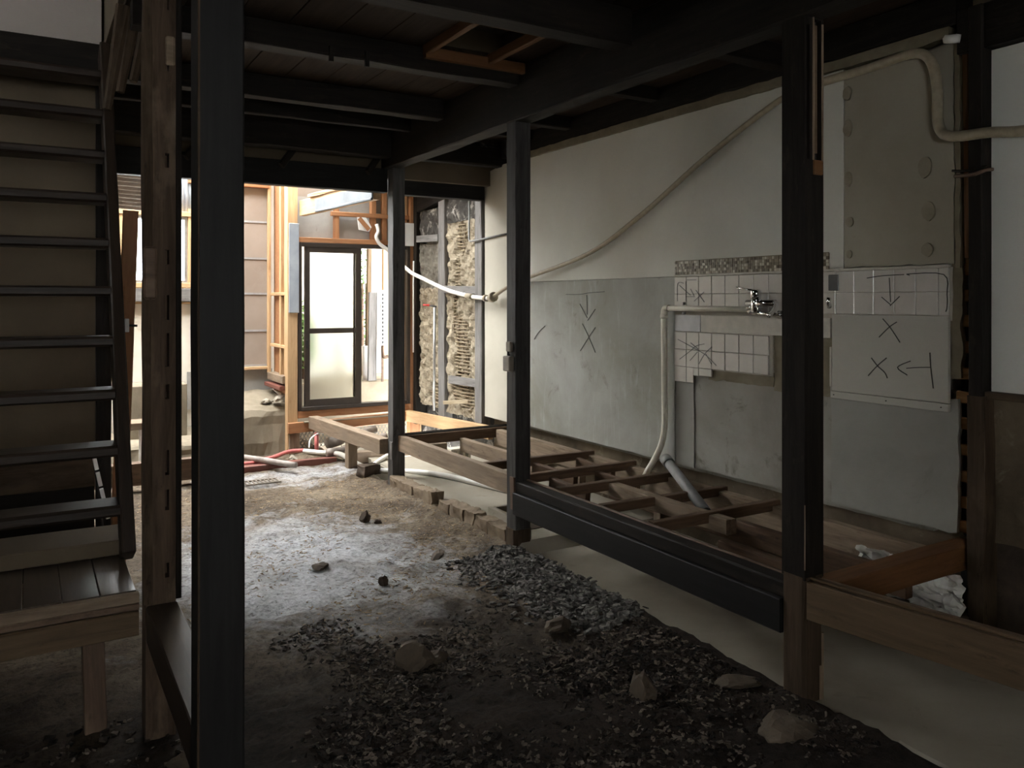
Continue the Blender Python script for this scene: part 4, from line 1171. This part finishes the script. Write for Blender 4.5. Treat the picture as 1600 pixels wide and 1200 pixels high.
# crumpled paper under the orange beam
pv = []; pf = []
ny_, nz_ = 30, 16
for j in range(nz_ + 1):
    for i in range(ny_ + 1):
        u = i / ny_; w = j / nz_
        yy = 1.96 + 0.50 * u + 0.02 * noise.noise(Vector((w * 5, u * 3, 1)))
        zz_ = 0.155 + 0.175 * w + 0.025 * noise.noise(Vector((u * 9, 0, w * 3))) * w
        if u > 0.55: zz_ += 0.015 * w
        xx = 3.36 + 0.05 * noise.fractal(Vector((u * 6, w * 5, 2)), 0.8, 2.1, 5)
        pv.append((xx, yy, zz_))
for j in range(nz_):
    for i in range(ny_):
        a = j * (ny_ + 1) + i
        pf.append((a, a + 1, a + ny_ + 2, a + ny_ + 1))
o = mesh('crumpled_paper', pv, pf, 'paper', label='crumpled white paper stuffed under the orange brown beam', cat='paper')
o.modifiers.new('thickness', 'SOLIDIFY').thickness = 0.002

rough_sheet('plinth', 3.33, 1.99, 2.55, 0.0, 0.15, 0.15, 'clod', 0.012, 0.05, 0.01, label='dark earthen plinth beneath the crumpled paper', cat='plinth')
# ================================================================== PIPES, TAP AND CONDUIT
hose_pts = [(3.47, -2.2, 2.20), (3.47, 0.4, 2.17), (3.46, 1.45, 2.18), (3.46, 1.757, 2.182), (3.45, 1.897, 2.198), (3.43, 2.019, 2.200), (3.44, 2.07, 2.213), (3.47, 2.119, 2.241), (3.475, 2.14, 2.30), (3.475, 2.142, 2.43), (3.475, 2.163, 2.55), (3.475, 2.215, 2.612),
            (3.475, 2.303, 2.625), (3.475, 2.486, 2.613), (3.47, 2.704, 2.606), (3.465, 2.979, 2.581), (3.46, 3.56, 2.346), (3.455, 4.146, 2.057), (3.45, 4.712, 1.834), (3.44, 5.44, 1.692), (3.43, 5.786, 1.622), (3.421, 6.1, 1.511)]
hose_r = [0.023] * (15 * 6) + [0.0165] * (6 * 6 + 1)
hs = tube('conduit_hose', smooth_path(hose_pts, 6), hose_r, 'hose', n=10, label='beige flexible conduit swagged along the right wall', cat='conduit')
tube('coupling', [(3.42, 6.055, 1.525), (3.42, 6.09, 1.515)], 0.042, 'hose', hs, n=14)
tube('coupling', [(3.42, 6.08, 1.52), (3.42, 6.12, 1.508)], 0.033, 'hose', hs, n=14)
tube('end_clip', [(3.46, 2.035, 2.63), (3.47, 2.10, 2.645)], 0.02, 'paper', hs, n=6)
hs2 = tube('conduit_hose', [(3.42, 6.14, 1.510), (3.425, 6.30, 1.515), (3.427, 6.5, 1.529), (3.39, 6.9, 1.590), (3.34, 7.35, 1.71), (3.313, 7.6, 1.785), (3.24, 7.80, 1.93), (3.179, 7.85, 2.01), (3.09, 7.85, 2.07), (3.053, 7.85, 2.141), (3.075, 7.85, 2.20), (3.06, 7.86, 2.27)],
            0.019, 'white_pvc', n=10, sub=6, label='white flexible conduit from the mud wall up to the door head', cat='conduit')
tube('coupling', [(3.427, 6.46, 1.525), (3.42, 6.56, 1.532)], 0.026, 'hose', hs2, n=12)
tube('coupling', [(3.421, 6.18, 1.51), (3.423, 6.22, 1.512)], 0.03, 'hose', hs2, n=12)
tube('wall_cable', [(3.485, 5.88, 2.06), (3.485, 6.36, 2.04), (3.45, 6.40, 2.03), (3.45, 6.55, 2.03), (3.455, 6.58, 2.05), (3.46, 6.58, 2.50)], 0.009, 'grey_pvc', label='thin grey cable bent across the cream wall and mud wall', cat='cable')
tube('grey_conduit', [(3.45, 7.32, 0.40), (3.45, 7.30, 1.42)], 0.013, 'steel', label='thin steel conduit standing against the mud wall', cat='conduit')
rt = empty('red_valve', (3.45, 7.34, 1.44), 'bright red valve lever at the head of the steel conduit', 'valve')
tube('lever', [(3.44, 7.40, 1.443), (3.44, 7.54, 1.445)], 0.010, 'red_paint', rt, n=8)
tube('stem', [(3.45, 7.27, 1.43), (3.445, 7.42, 1.442)], 0.009, 'black_hole', rt, n=8)
tube('white_rod', [(3.44, 7.80, 0.95), (3.44, 7.79, 1.90)], 0.008, 'white_pvc', label='thin white rod upright beside the orange stud', cat='rod')

# pipe with elbow below the tap
wp = tube('water_pipe', [(3.46, 3.20, 1.445), (3.46, 3.90, 1.445)], 0.017, 'pvc', label='cream water pipe with elbow dropping down the grey wall', cat='pipe')
elb = tube('elbow', smooth_path([(3.46, 3.89, 1.445), (3.46, 3.925, 1.442), (3.46, 3.935, 1.40)], 5), 0.022, 'pvc', wp, n=12)
tube('collar', [(3.46, 3.935, 1.38), (3.46, 3.935, 1.405)], 0.025, 'pvc', elb, n=12)
tube('drop_pipe', [(3.46, 3.935, 1.40), (3.46, 3.93, 0.9), (3.46, 3.93, 0.70), (3.45, 3.95, 0.58), (3.42, 3.99, 0.47), (3.38, 4.02, 0.38), (3.34, 4.05, 0.24)], 0.020, 'pvc', wp, n=12, sub=5)
for z in (1.475, 1.415):
    tube('clip', [(3.47, 3.775, z), (3.487, 3.775, z)], 0.009, 'steel', wp, n=8)

tp = empty('tap', (3.44, 3.17, 1.43), 'chrome mixer tap mounted on the beige tiles', 'tap')
tube('body', [(3.445, 3.165, 1.425), (3.445, 3.165, 1.435), (3.445, 3.165, 1.49), (3.445, 3.165, 1.50)], [0.020, 0.026, 0.026, 0.022], 'chrome', tp, n=16)
tcap = tube('cap', [(3.445, 3.165, 1.50), (3.445, 3.165, 1.545), (3.445, 3.165, 1.555)], [0.028, 0.030, 0.024], 'chrome', tp, n=16)
tube('lever', [(3.44, 3.17, 1.550), (3.425, 3.21, 1.556), (3.41, 3.275, 1.566)], [0.008, 0.005, 0.006], 'chrome', tcap, n=8)
tube('side_body', [(3.445, 3.225, 1.478), (3.445, 3.03, 1.478)], 0.022, 'chrome', tp, n=14)
tube('spout', [(3.445, 3.05, 1.482), (3.42, 3.0, 1.478), (3.37, 2.97, 1.45), (3.33, 2.96, 1.425), (3.31, 2.955, 1.415)], 0.013, 'chrome', tp, n=10, sub=4)
tube('bottom_bar', [(3.445, 3.20, 1.425), (3.44, 2.99, 1.420)], 0.011, 'chrome', tp, n=10)
tube('inlet', [(3.445, 3.00, 1.420), (3.49, 3.00, 1.420)], 0.022, 'chrome', tp, n=14)
tube('inlet', [(3.445, 3.21, 1.445), (3.49, 3.21, 1.445)], 0.024, 'chrome', tp, n=14)
tube('stub_pipe', [(3.47, 2.705, 1.46), (3.455, 2.70, 1.485), (3.455, 2.695, 1.51)], 0.012, 'chrome', label='small chrome stub behind the near post on the tiles', cat='pipe')

gp = tube('drain_pipe', [(3.37, 3.80, 0.505), (3.12, 3.21, 0.36)], 0.030, 'grey_pvc', n=16, inner=0.86, label='grey drain pipe leaning across the joists, open end up', cat='pipe')
tube('socket', [(3.385, 3.835, 0.514), (3.355, 3.765, 0.497)], 0.036, 'grey_pvc', gp, n=16, inner=0.84)

# pipes on the ground at the rear
tube('floor_pipe', [(1.40, 7.86, 0.095), (1.668, 7.44, 0.09), (1.975, 6.96, 0.075)], 0.026, 'brown_pvc', n=12, sub=4, label='grey pipe on the ground left of the cut pipes', cat='pipe')
tube('floor_pipe', [(2.275, 7.74, 0.045), (2.36, 7.50, 0.06), (2.45, 7.20, 0.085), (2.50, 6.85, 0.045), (2.56, 6.50, 0.05), (2.72, 6.15, 0.085), (2.875, 5.82, 0.092), (3.03, 5.20, 0.092)], 0.022, 'white_pvc', n=12, sub=5, label='long white pipe snaking past the far post over the slab', cat='pipe')
tube('floor_pipe', [(2.52, 6.62, 0.06), (2.72, 6.80, 0.095), (2.95, 7.02, 0.095)], 0.02, 'white_pvc', n=12, sub=4, label='white pipe end behind the far post', cat='pipe')
bp = tube('drain_pipe', [(2.50, 7.55, 0.14), (2.98, 7.70, 0.20)], 0.042, 'brown_pvc', n=14, label='thick dirty drain pipe with socket beneath the glass door', cat='pipe')
tube('socket', [(2.44, 7.53, 0.13), (2.58, 7.575, 0.15)], 0.052, 'brown_pvc', bp, n=14)
bp2 = tube('drain_pipe', [(2.36, 7.30, 0.09), (2.54, 7.32, 0.095), (2.64, 7.38, 0.12), (3.02, 7.52, 0.15)], 0.038, 'brown_pvc', n=14, sub=4, label='bent grey drain pipe lying in front of the thick one', cat='pipe')
tube('elbow', [(2.55, 7.325, 0.096), (2.62, 7.36, 0.11), (2.67, 7.395, 0.125)], 0.047, 'brown_pvc', bp2, n=14)
tube('red_pipe', [(2.36, 7.62, 0.05), (2.38, 7.68, 0.22)], 0.020, 'red_pipe', label='upright pinkish red pipe before the perforated sheet', cat='pipe')
tube('red_pipe', [(1.74, 7.55, 0.025), (1.95, 7.64, 0.03), (2.12, 7.74, 0.05), (2.27, 7.745, 0.05)], 0.019, 'red_pipe', n=10, sub=4, label='bent red pipe lying over the sill', cat='pipe')
tube('red_pipe', [(1.20, 7.36, 0.055), (1.88, 7.34, 0.055)], 0.018, 'red_pipe', label='straight red pipe low on the ground beside the footing', cat='pipe')
tube('wire', [(2.24, 7.46, 0.12), (2.27, 7.52, 0.19), (2.36, 7.56, 0.23), (2.46, 7.55, 0.22)], 0.006, 'white_pvc', n=8, sub=4, label='thin white wire looped over the drain pipes', cat='wire')
timber('ground_sill', (0.55, 7.24, 0.025), (2.42, 7.26, 0.022), 0.10, 0.065, 'red_sill', label='red brown sill lying on the ground across the rear', wob=.004)
timber('ground_sill', (2.48, 7.15, 0.06), (3.10, 7.0, 0.06), 0.09, 0.10, 'bearer', label='flaking timber sill lying behind the far post', wob=.004)
timber('ground_sill', (0.2, 6.95, 0.14), (1.45, 6.98, 0.14), 0.10, 0.17, 'old_brown', label='raised brown beam seen low behind the worn post', wob=.004)
rough_sheet('rubble_ledge', 2.66, 6.95, 7.80, -0.05, 0.055, 0.85, 'concrete', 0.01, 0.05, 0.01, label='pale concrete ledge under the rear bay', kind='structure')
# drain grate on the ground by the left post
dg = empty('floor_grate', (1.62, 6.75, 0.01), 'small steel drain grate set in the earth near the rear', 'grate')
for q in range(9):
    timber('grate_bar', (1.50 + q * 0.032, 6.66, 0.018), (1.50 + q * 0.032, 6.80, 0.018), 0.010, 0.012, 'rust', dg, wob=0)
for y_ in (6.66, 6.80):
    timber('grate_edge', (1.49, y_, 0.016), (1.77, y_, 0.016), 0.012, 0.014, 'rust', dg, wob=0)

# ================================================================== STAIR AND PLATFORM ON THE LEFT
st = empty('steep_stair', (-0.05, 3.5, 0.48), 'steep dark open stair rising to the upper floor', 'stair')
Ya, Za, Yb_, Zb = 3.53, 0.49, 4.60, 2.58
def stp(s): return (Ya + (Yb_ - Ya) * s, Za + (Zb - Za) * s)
for xs2 in (0.335, -0.50):
    timber('stringer', (xs2, Ya, Za), (xs2, Yb_ + 0.1, Zb + 0.2), 0.05, 0.15, 'stair', st, c=.006)
for i in range(10):
    s = 0.085 + 0.104 * i
    y_, z_ = stp(s)
    timber('tread', (-0.475, y_, z_), (0.31, y_, z_), 0.17, 0.045, 'stair', st, c=.010)
pf_ = empty('stair_platform', (-0.5, 3.4, 0.36), 'worn boarded platform at the foot of the stair', 'platform')
for q in range(13):
    xq = 0.325 - 0.115 * q
    timber('deck_board', (xq - 0.056, 3.14, 0.465), (xq - 0.056, 3.86, 0.465), 0.112, 0.024, 'deck', pf_, wob=0, c=.002)
timber('front_board', (-1.2, 3.125, 0.455), (0.332, 3.125, 0.455), 0.03, 0.035, 'bearer', pf_, wob=.003)
timber('front_board', (-1.2, 3.135, 0.425), (0.332, 3.135, 0.425), 0.05, 0.022, 'old_brown', pf_, wob=.003)
timber('front_beam', (-1.2, 3.16, 0.365), (0.332, 3.16, 0.365), 0.09, 0.085, 'rail', pf_, wob=.003)
timber('rear_step', (-1.2, 3.72, 0.51), (0.328, 3.72, 0.51), 0.26, 0.06, 'brown_wall', pf_, wob=.002)
timber('support', (0.20, 3.17, -0.02), (0.19, 3.17, 0.33), 0.07, 0.07, 'old_brown', pf_, wob=.004)
timber('support', (-0.75, 3.17, -0.02), (-0.75, 3.17, 0.33), 0.07, 0.07, 'old_brown', pf_, wob=.004)
timber('floor_sill', (0.39, 2.105, 0.405), (0.39, 2.985, 0.405), 0.10, 0.12, 'stair', label='dark floor sill between the two left posts')
timber('leaning_plank', (0.385, 4.60, -0.02), (0.465, 4.74, 1.97), 0.075, 0.02, 'orange', label='reddish brown plank leaning behind the stair', cat='plank')
ls = empty('slotted_strip', (0.33, 4.95, 0.45), 'pale slotted strip leaning in the gap behind the stair', 'strip')
for q in range(4):
    timber('strip_piece', (0.30 + 0.018 * q, 4.90, 0.66 - 0.09 * q), (0.315 + 0.018 * q, 4.90, 0.585 - 0.09 * q), 0.02, 0.02, 'white_board', ls, wob=0)
timber('strip_back', (0.375, 4.915, -0.02), (0.30, 4.915, 0.66), 0.012, 0.01, 'black_hole', ls, wob=0)
# broken split timbers hanging at the stair head
for (a, b, lab) in (((0.37, 4.10, 2.84), (0.30, 4.05, 2.35), 'splintered grey timber hanging at the stair head'), ((0.43, 4.2, 2.86), (0.36, 4.12, 2.45), 'split bark timber behind the splintered one'), ((0.50, 4.3, 2.86), (0.42, 4.18, 2.52), 'ragged batten hanging nearest the worn post')):
    timber('broken_timber', a, b, 0.06, 0.04, 'foot_brown', label=lab, cat='timber', wob=.008, c=.01, taper=.6)

# odds and ends leaning in the rear left
tube('leaning_pole', [(0.98, 7.75, 0.0), (0.965, 8.05, 1.40)], 0.022, 'steel', n=12, label='steel pole leaning under the bright window', cat='pole')
cl_ = empty('pole_clamp', (0.55, 4.76, 1.30), 'small white clamp on the reddish leaning plank', 'clamp')
box('clip', 0.43, 0.45, 4.66, 4.69, 1.33, 1.40, 'white_board', cl_, c=.003)
tube('screw', [(0.445, 4.675, 1.365), (0.49, 4.675, 1.362)], 0.006, 'black_hole', cl_, n=8)
sh = empty('long_tool', (1.30, 7.7, 0.05), 'long handled tool with red grip leaning behind the worn post', 'tool')
tube('handle', [(1.32, 7.62, 0.30), (1.40, 7.82, 0.95)], 0.014, 'steel', sh, n=10)
tube('grip', [(1.32, 7.86, 0.82), (1.42, 7.84, 0.96)], 0.022, 'red_paint', sh, n=10)
tube('tip', [(1.305, 7.58, -0.01), (1.32, 7.62, 0.32)], 0.022, 'black_hole', sh, n=10)
box('white_sheet', 0.80, 1.06, 7.50, 7.53, -0.03, 0.40, 'white_board', c=.004, label='white board offcut standing low behind the stair', cat='board')
box('plank_offcut', 0.70, 1.10, 7.49, 7.75, 0.401, 0.46, 'bearer', c=.004, label='dusty plank end resting above the white board', cat='plank')
for q, (x_, z_, h_, m_, lab) in enumerate(((0.95, 0.47, 0.16, 'blue_sheet', 'blue tin among the clutter under the window'), (1.05, 0.47, 0.10, 'white_board', 'small white tub among the clutter under the window'))):
    tube('tin', [(x_, 7.66, z_ - .009), (x_, 7.66, z_ + h_)], 0.04, m_, n=16, label=lab, cat='tin')
box('crate_shelf', 0.75, 1.30, 8.25, 8.6, 0.20, 0.70, 'old_concrete', c=.01, label='low block of rubble and concrete under the window', cat='block')

# hanging scrap above the door
sc_ = empty('hanging_scrap', (2.93, 7.88, 2.2), 'torn board scrap hanging in front of the door head', 'scrap')
M4 = [(2.86, 7.88, 2.335), (2.95, 7.87, 2.335), (3.01, 7.87, 2.24), (2.99, 7.88, 2.19), (2.88, 7.885, 2.21)]
vs = M4 + [(x, y + 0.012, z) for x, y, z in M4]
mesh('gypsum', vs, [(0, 1, 2, 3, 4), (9, 8, 7, 6, 5)] + [(i, (i + 1) % 5, 5 + (i + 1) % 5, 5 + i) for i in range(5)], 'white_board', sc_)
timber('paper_strip', (2.875, 7.865, 2.325), (2.98, 7.86, 2.21), 0.006, 0.045, 'orange', sc_)

# ================================================================== OUTSIDE BEYOND THE DOOR AND WINDOW: closed in by added walls and cover to dim it
box('yard', -6, 9, 8.10, 16, -0.12, -0.04, 'out_wall', kind='structure', label='pale ground beyond the rear door')
box('wall_yard', 2.0, 5.6, 9.50, 9.62, -0.1, 4.6, 'out_wall', kind='structure', label='pale outside wall, made tall to cut sky light')
box('wall_sky_block_end', 5.2, 5.3, 8.1, 9.5, -0.1, 4.6, 'out_wall', kind='structure', label='added far end wall closing off sky light')
box('wall_sky_block_side', 2.245, 2.31, 8.72, 9.50, -0.1, 4.6, 'out_wall', kind='structure', label='added near end wall closing off sky light')
box('sky_baffle', 2.25, 5.3, 7.98, 9.02, 2.95, 3.0, 'grey_wood', kind='structure', label='added boarded cover that dims the outdoors')  # unseen cover, leaves only a slit of sky to dim the outside
ob = box('low_wall', 2.32, 4.4, 8.55, 9.40, -0.05, 0.60, 'old_concrete', c=.012, label='rough low concrete wall just outside the door', cat='wall')
ms = empty('torn_column', (3.27, 8.65, 0.60), 'whitewashed torn column standing on the low wall', 'column')
for q_, (a, b, w) in enumerate((((3.245, 8.65, 0.60), (3.235, 8.65, 0.98), 0.075), ((3.31, 8.66, 0.60), (3.315, 8.66, 0.93), 0.04))):
    timber('split_piece', a, b, w, 0.07, ('white_board', 'bearer')[q_], ms, wob=.012, c=.012)
timber('grey_board', (3.278, 8.56, 0.60), (3.278, 8.53, 1.58), 0.10, 0.03, 'grey_wood', label='grey board standing on the low wall outside the door', cat='board')
fs_ = empty('slotted_rail', (3.38, 8.5, 0.60), 'white slotted metal rail upright outside the door', 'rail')
box('rail_body', 3.355, 3.40, 8.49, 8.51, 0.98, 1.60, 'white_board', fs_, c=.002)
box('rail_foot', 3.365, 3.39, 8.495, 8.508, 0.585, 0.98, 'old_brown', fs_, c=.002)
for q_ in range(13):
    box('slot', 3.37, 3.385, 8.486, 8.492, 1.01 + q_ * 0.044, 1.038 + q_ * 0.044, 'black_hole', fs_)
tube('hook', [(3.38, 8.50, 0.99), (3.38, 8.49, 0.88), (3.41, 8.49, 0.86), (3.44, 8.49, 0.87)], 0.02, 'old_brown', fs_, n=8, sub=3)
timber('outside_post', (3.455, 8.62, 0.59), (3.455, 8.62, 2.94), 0.06, 0.06, 'blond', label='blond post outside the right edge of the door', cat='post')
timber('outside_post', (3.40, 9.0, 0.59), (3.42, 9.0, 2.94), 0.05, 0.05, 'rail', label='tan post behind the white slotted rail', cat='post')

def shrub(name, loc, r, n, mat, label, cat, lr=0.03, parent=None, trunk=True):
    root = empty(name, loc, label, cat)
    rg = random.Random(hash(label) & 0xffff)
    rg = random.Random(len(label) * 7 + n)
    vs = []; fs = []
    for q in range(n):
        d = Vector((rg.gauss(0, 1), rg.gauss(0, 1), rg.gauss(0, 1))).normalized() * (rg.random() ** 0.4)
        c = Vector(loc) + Vector((d.x * r[0], d.y * r[1], r[2] * 1.25 + d.z * r[2]))
        e = Euler((rg.uniform(-1, 1), rg.uniform(-1, 1), rg.uniform(0, 6.28))).to_matrix()
        k = len(vs)
        for (a, b) in ((-1, 0), (-0.3, 0.45), (0.5, 0.35), (1.1, 0), (0.5, -0.35), (-0.3, -0.45)):
            vs.append(tuple(c + e @ Vector((a * lr, b * lr, 0.15 * lr * a * a))))
        fs.append(tuple(range(k, k + 6)))
    mesh('foliage', vs, fs, mat, root, kind='stuff')
    if trunk:
        for q in range(3):
            a = q * 2.1
            tube('stem', [tuple(Vector(loc) + Vector((0.05 * math.cos(a), 0.05 * math.sin(a), -0.05))), tuple(Vector(loc) + Vector((r[0] * 0.4 * math.cos(a), r[1] * 0.4 * math.sin(a), r[2] * 1.3)))], [0.03, 0.012], 'old_brown', root, n=8)
    return root
shrub('shrub', (2.62, 9.15, 0.55), (0.22, 0.16, 0.42), 900, 'grass_green', 'pale green shrub blurred behind the frosted upper pane', 'shrub', 0.035)
shrub('tree', (3.43, 9.25, 0.59), (0.10, 0.10, 0.85), 240, 'leaf', 'leafy tree glimpsed through the open half of the door', 'tree', 0.028)

# annex roof over the rear right bay
wall_box('wall_annex_roof', 'dark roof boards over the rear right bay', [(2.85, 3.7, 6.25, 8.1, 2.84, 2.88)], 'soot_mud')
for q, y_ in enumerate((6.75, 7.2, 7.65)):
    timber('rafter', (2.60, y_, 2.77), (3.55, y_, 2.66), 0.045, 0.07, 'grey_wood', label=('near', 'middle', 'far')[q] + ' of the three grey rafters over the mud wall', cat='rafter')
aw = corrugated('awning', lambda u, t: (0.15 + 0.83 * t, 6.33 + 1.32 * u, 2.62 - 0.32 * u + 0.012 * math.sin(u * 2 * math.pi * 15) - 0.03 * t), 160, 'corrug', None, label='brown corrugated awning sheet above the bright window', cat='awning')

# ================================================================== LOOSE STONES, CLODS, CHIPS
def on_ground(x, y): return (x, y, ground_z(x, y))
def gz(x, y, dz=0.0): return (x, y, ground_z(x, y) + dz)
rock('rock', gz(1.376, 3.10, 0.025), 0.085, 0.075, 0.075, 'rock', 'biggest tan rock in the middle of the dark foreground', seed=1, rotz=.4)
rock('rock', gz(1.48, 3.10, 0.01), 0.05, 0.035, 0.03, 'rock', 'small tan rock against the right of the biggest one', seed=2)
rock('rock', gz(2.0, 2.40, 0.02), 0.07, 0.06, 0.07, 'rock', 'pointed tan rock in the right foreground', seed=3, rotz=1)
rock('rock', gz(2.36, 2.26, 0.01), 0.09, 0.04, 0.025, 'rock', 'flat stone beside the foot of the near post', seed=4, rotz=-.7, cat='stone')
rock('rock', gz(2.05, 3.05, 0.015), 0.09, 0.05, 0.03, 'rock', 'flat tan rock at the end of the grey chips', seed=5, rotz=.3)
rock('rock', gz(2.27, 1.95, -0.025), 0.15, 0.13, 0.05, 'rock', 'mossy low stone at the lower right before the near post', seed=6, rough=.25)
rock('clod', gz(1.95, 5.22, 0.02), 0.035, 0.03, 0.05, 'clod', 'dark upright clod in the dusty middle floor', 'clod', seed=7)
rock('clod', gz(2.03, 5.19, 0.01), 0.028, 0.022, 0.025, 'clod', 'small dark clod right of the upright one', 'clod', seed=8)
rock('clod', gz(1.60, 4.01, 0.015), 0.026, 0.022, 0.035, 'clod', 'black clod below the pale dust patch', 'clod', seed=9)
rock('clod', gz(2.05, 4.31, 0.006), 0.12, 0.03, 0.014, 'clod', 'thin dark slab of earth near the kerb', 'clod', seed=10, rotz=.9)
bm = bmesh.new(); bmesh.ops.create_cube(bm, size=1)
bmesh.ops.subdivide_edges(bm, edges=list(bm.edges), cuts=4, use_grid_fill=True)
Rz = Matrix.Rotation(0.35, 3, 'Z')
for v in bm.verts:
    pq = Vector((v.co.x * 0.17, v.co.y * 0.10, v.co.z * 0.085))
    pq += noise.noise_vector(pq * 18) * 0.014
    v.co = Rz @ pq + Vector((2.46, 6.50, ground_z(2.46, 6.50) + 0.04))
mesh('stone_block', [tuple(v.co) for v in bm.verts], [tuple(v.index for v in f.verts) for f in bm.faces], 'clod', label='dark squared stone block by the foot of the far post', cat='stone')
bm.free()
rock('clod', gz(1.40, 4.45, 0.006), 0.05, 0.04, 0.02, 'clod', 'low crumbled clod in the left of the dust', 'clod', seed=12)
rock('rubble', (2.15, 8.10, 0.50), 0.09, 0.08, 0.05, 'concrete', 'grey lump of rubble on the footing edge', 'rubble', seed=13)
rock('rubble', (2.02, 8.16, 0.49), 0.06, 0.05, 0.03, 'concrete', 'smaller grey lump of rubble on the footing', 'rubble', seed=14)
rock('rubble', gz(2.10, 7.50, 0.02), 0.05, 0.04, 0.04, 'concrete', 'pale rubble lump among the cut pipes', 'rubble', seed=15)
rock('stone', gz(0.43, 2.75, 0.02), 0.05, 0.04, 0.035, 'rock', 'small pale stone by the foot of the worn post', seed=16)
rock('stone', gz(0.52, 2.55, 0.02), 0.035, 0.03, 0.028, 'rock', 'smallest pale stone beside the broad black post', seed=17)

def scatter(name, n, region, mat, label, size, flat=0.3, elong=2.0, lift=0.004, tilt=0.5, pile=None):
    rg = random.Random(n)
    vs = []; fs = []
    while n > 0:
        x, y, ok = region(rg)
        if not ok: continue
        n -= 1
        s = size * rg.uniform(0.5, 1.4)
        l = s * rg.uniform(1.0, elong) * 0.5; w = s * 0.5 * rg.uniform(.6, 1); h = s * flat * rg.uniform(0.5, 1.2)
        z = ground_z(x, y) + lift + (pile(x, y) * rg.random() if pile else 0)
        e = Euler((rg.uniform(-tilt, tilt), rg.uniform(-tilt, tilt), rg.uniform(0, 6.28))).to_matrix()
        k = len(vs)
        for (a, b, c_) in ((-1, -.7, -1), (.8, -1, -1), (1, .8, -1), (-.7, 1, -1), (-.8, -.6, 1), (.7, -.8, 1), (.8, .6, 1), (-.6, .8, 1)):
            p = e @ Vector((a * l * rg.uniform(.75, 1.1), b * w * rg.uniform(.75, 1.1), c_ * h * 0.5))
            vs.append((x + p.x, y + p.y, z + p.z))
        fs += [tuple(k + q for q in f) for f in ((0, 3, 2, 1), (4, 5, 6, 7), (0, 1, 5, 4), (1, 2, 6, 5), (2, 3, 7, 6), (3, 0, 4, 7))]
    return mesh(name, vs, fs, mat, origin=(0, 0, 0), kind='stuff', label=label, cat='debris')
def chip_region(rg):
    y = rg.uniform(2.95, 4.16)
    c = 2.33
    w = 0.17 if y > 3.9 else 0.20
    if y < 3.2: w *= (y - 2.6) / 0.6
    x = c + rg.gauss(0, 0.6) * w - (0.05 if y > 3.8 else 0)
    return x, y, x < 2.52
def pile(x, y):
    return 0.022 * max(0, 1 - ((x - 2.35) / 0.25) ** 2)
scatter('slate_chips', 4200, chip_region, 'chips', 'band of grey slate chips along the slab before the middle post', 0.028, 0.28, 2.0, 0.003, 0.45, pile)
def fg(rg):
    x = rg.uniform(0.45, 2.45); y = rg.uniform(1.7, 3.7)
    dens = noise.noise(Vector((x * 2.1, y * 2.1, 5))) + 0.25 - max(0, y - 3.0) * 0.7 + 0.25 * (x > 1.9)
    return x, y, rg.random() < dens
scatter('dark_debris', 8000, fg, 'debris', 'dark litter of chips and splinters over the foreground earth', 0.014, 0.35, 2.6, 0.002, 0.5)
def mid(rg):
    x = rg.uniform(0.5, 2.45); y = rg.uniform(3.4, 6.6)
    dens = 0.25 + noise.noise(Vector((x * 1.9, y * 1.9, 9))) + 0.5 * (x > 2.0)
    return x, y, rg.random() < dens
scatter('loose_straw', 3000, mid, 'straw', 'loose straw and wood shavings strewn over the middle floor', 0.007, 0.3, 6.0, 0.002, 0.25)
def lf_region(rg):
    x = rg.uniform(-0.6, 0.5); y = rg.uniform(1.9, 3.2)
    return x, y, True
scatter('gravel_litter', 900, lf_region, 'debris', 'dark litter under the platform at the lower left', 0.02, 0.4, 1.8)
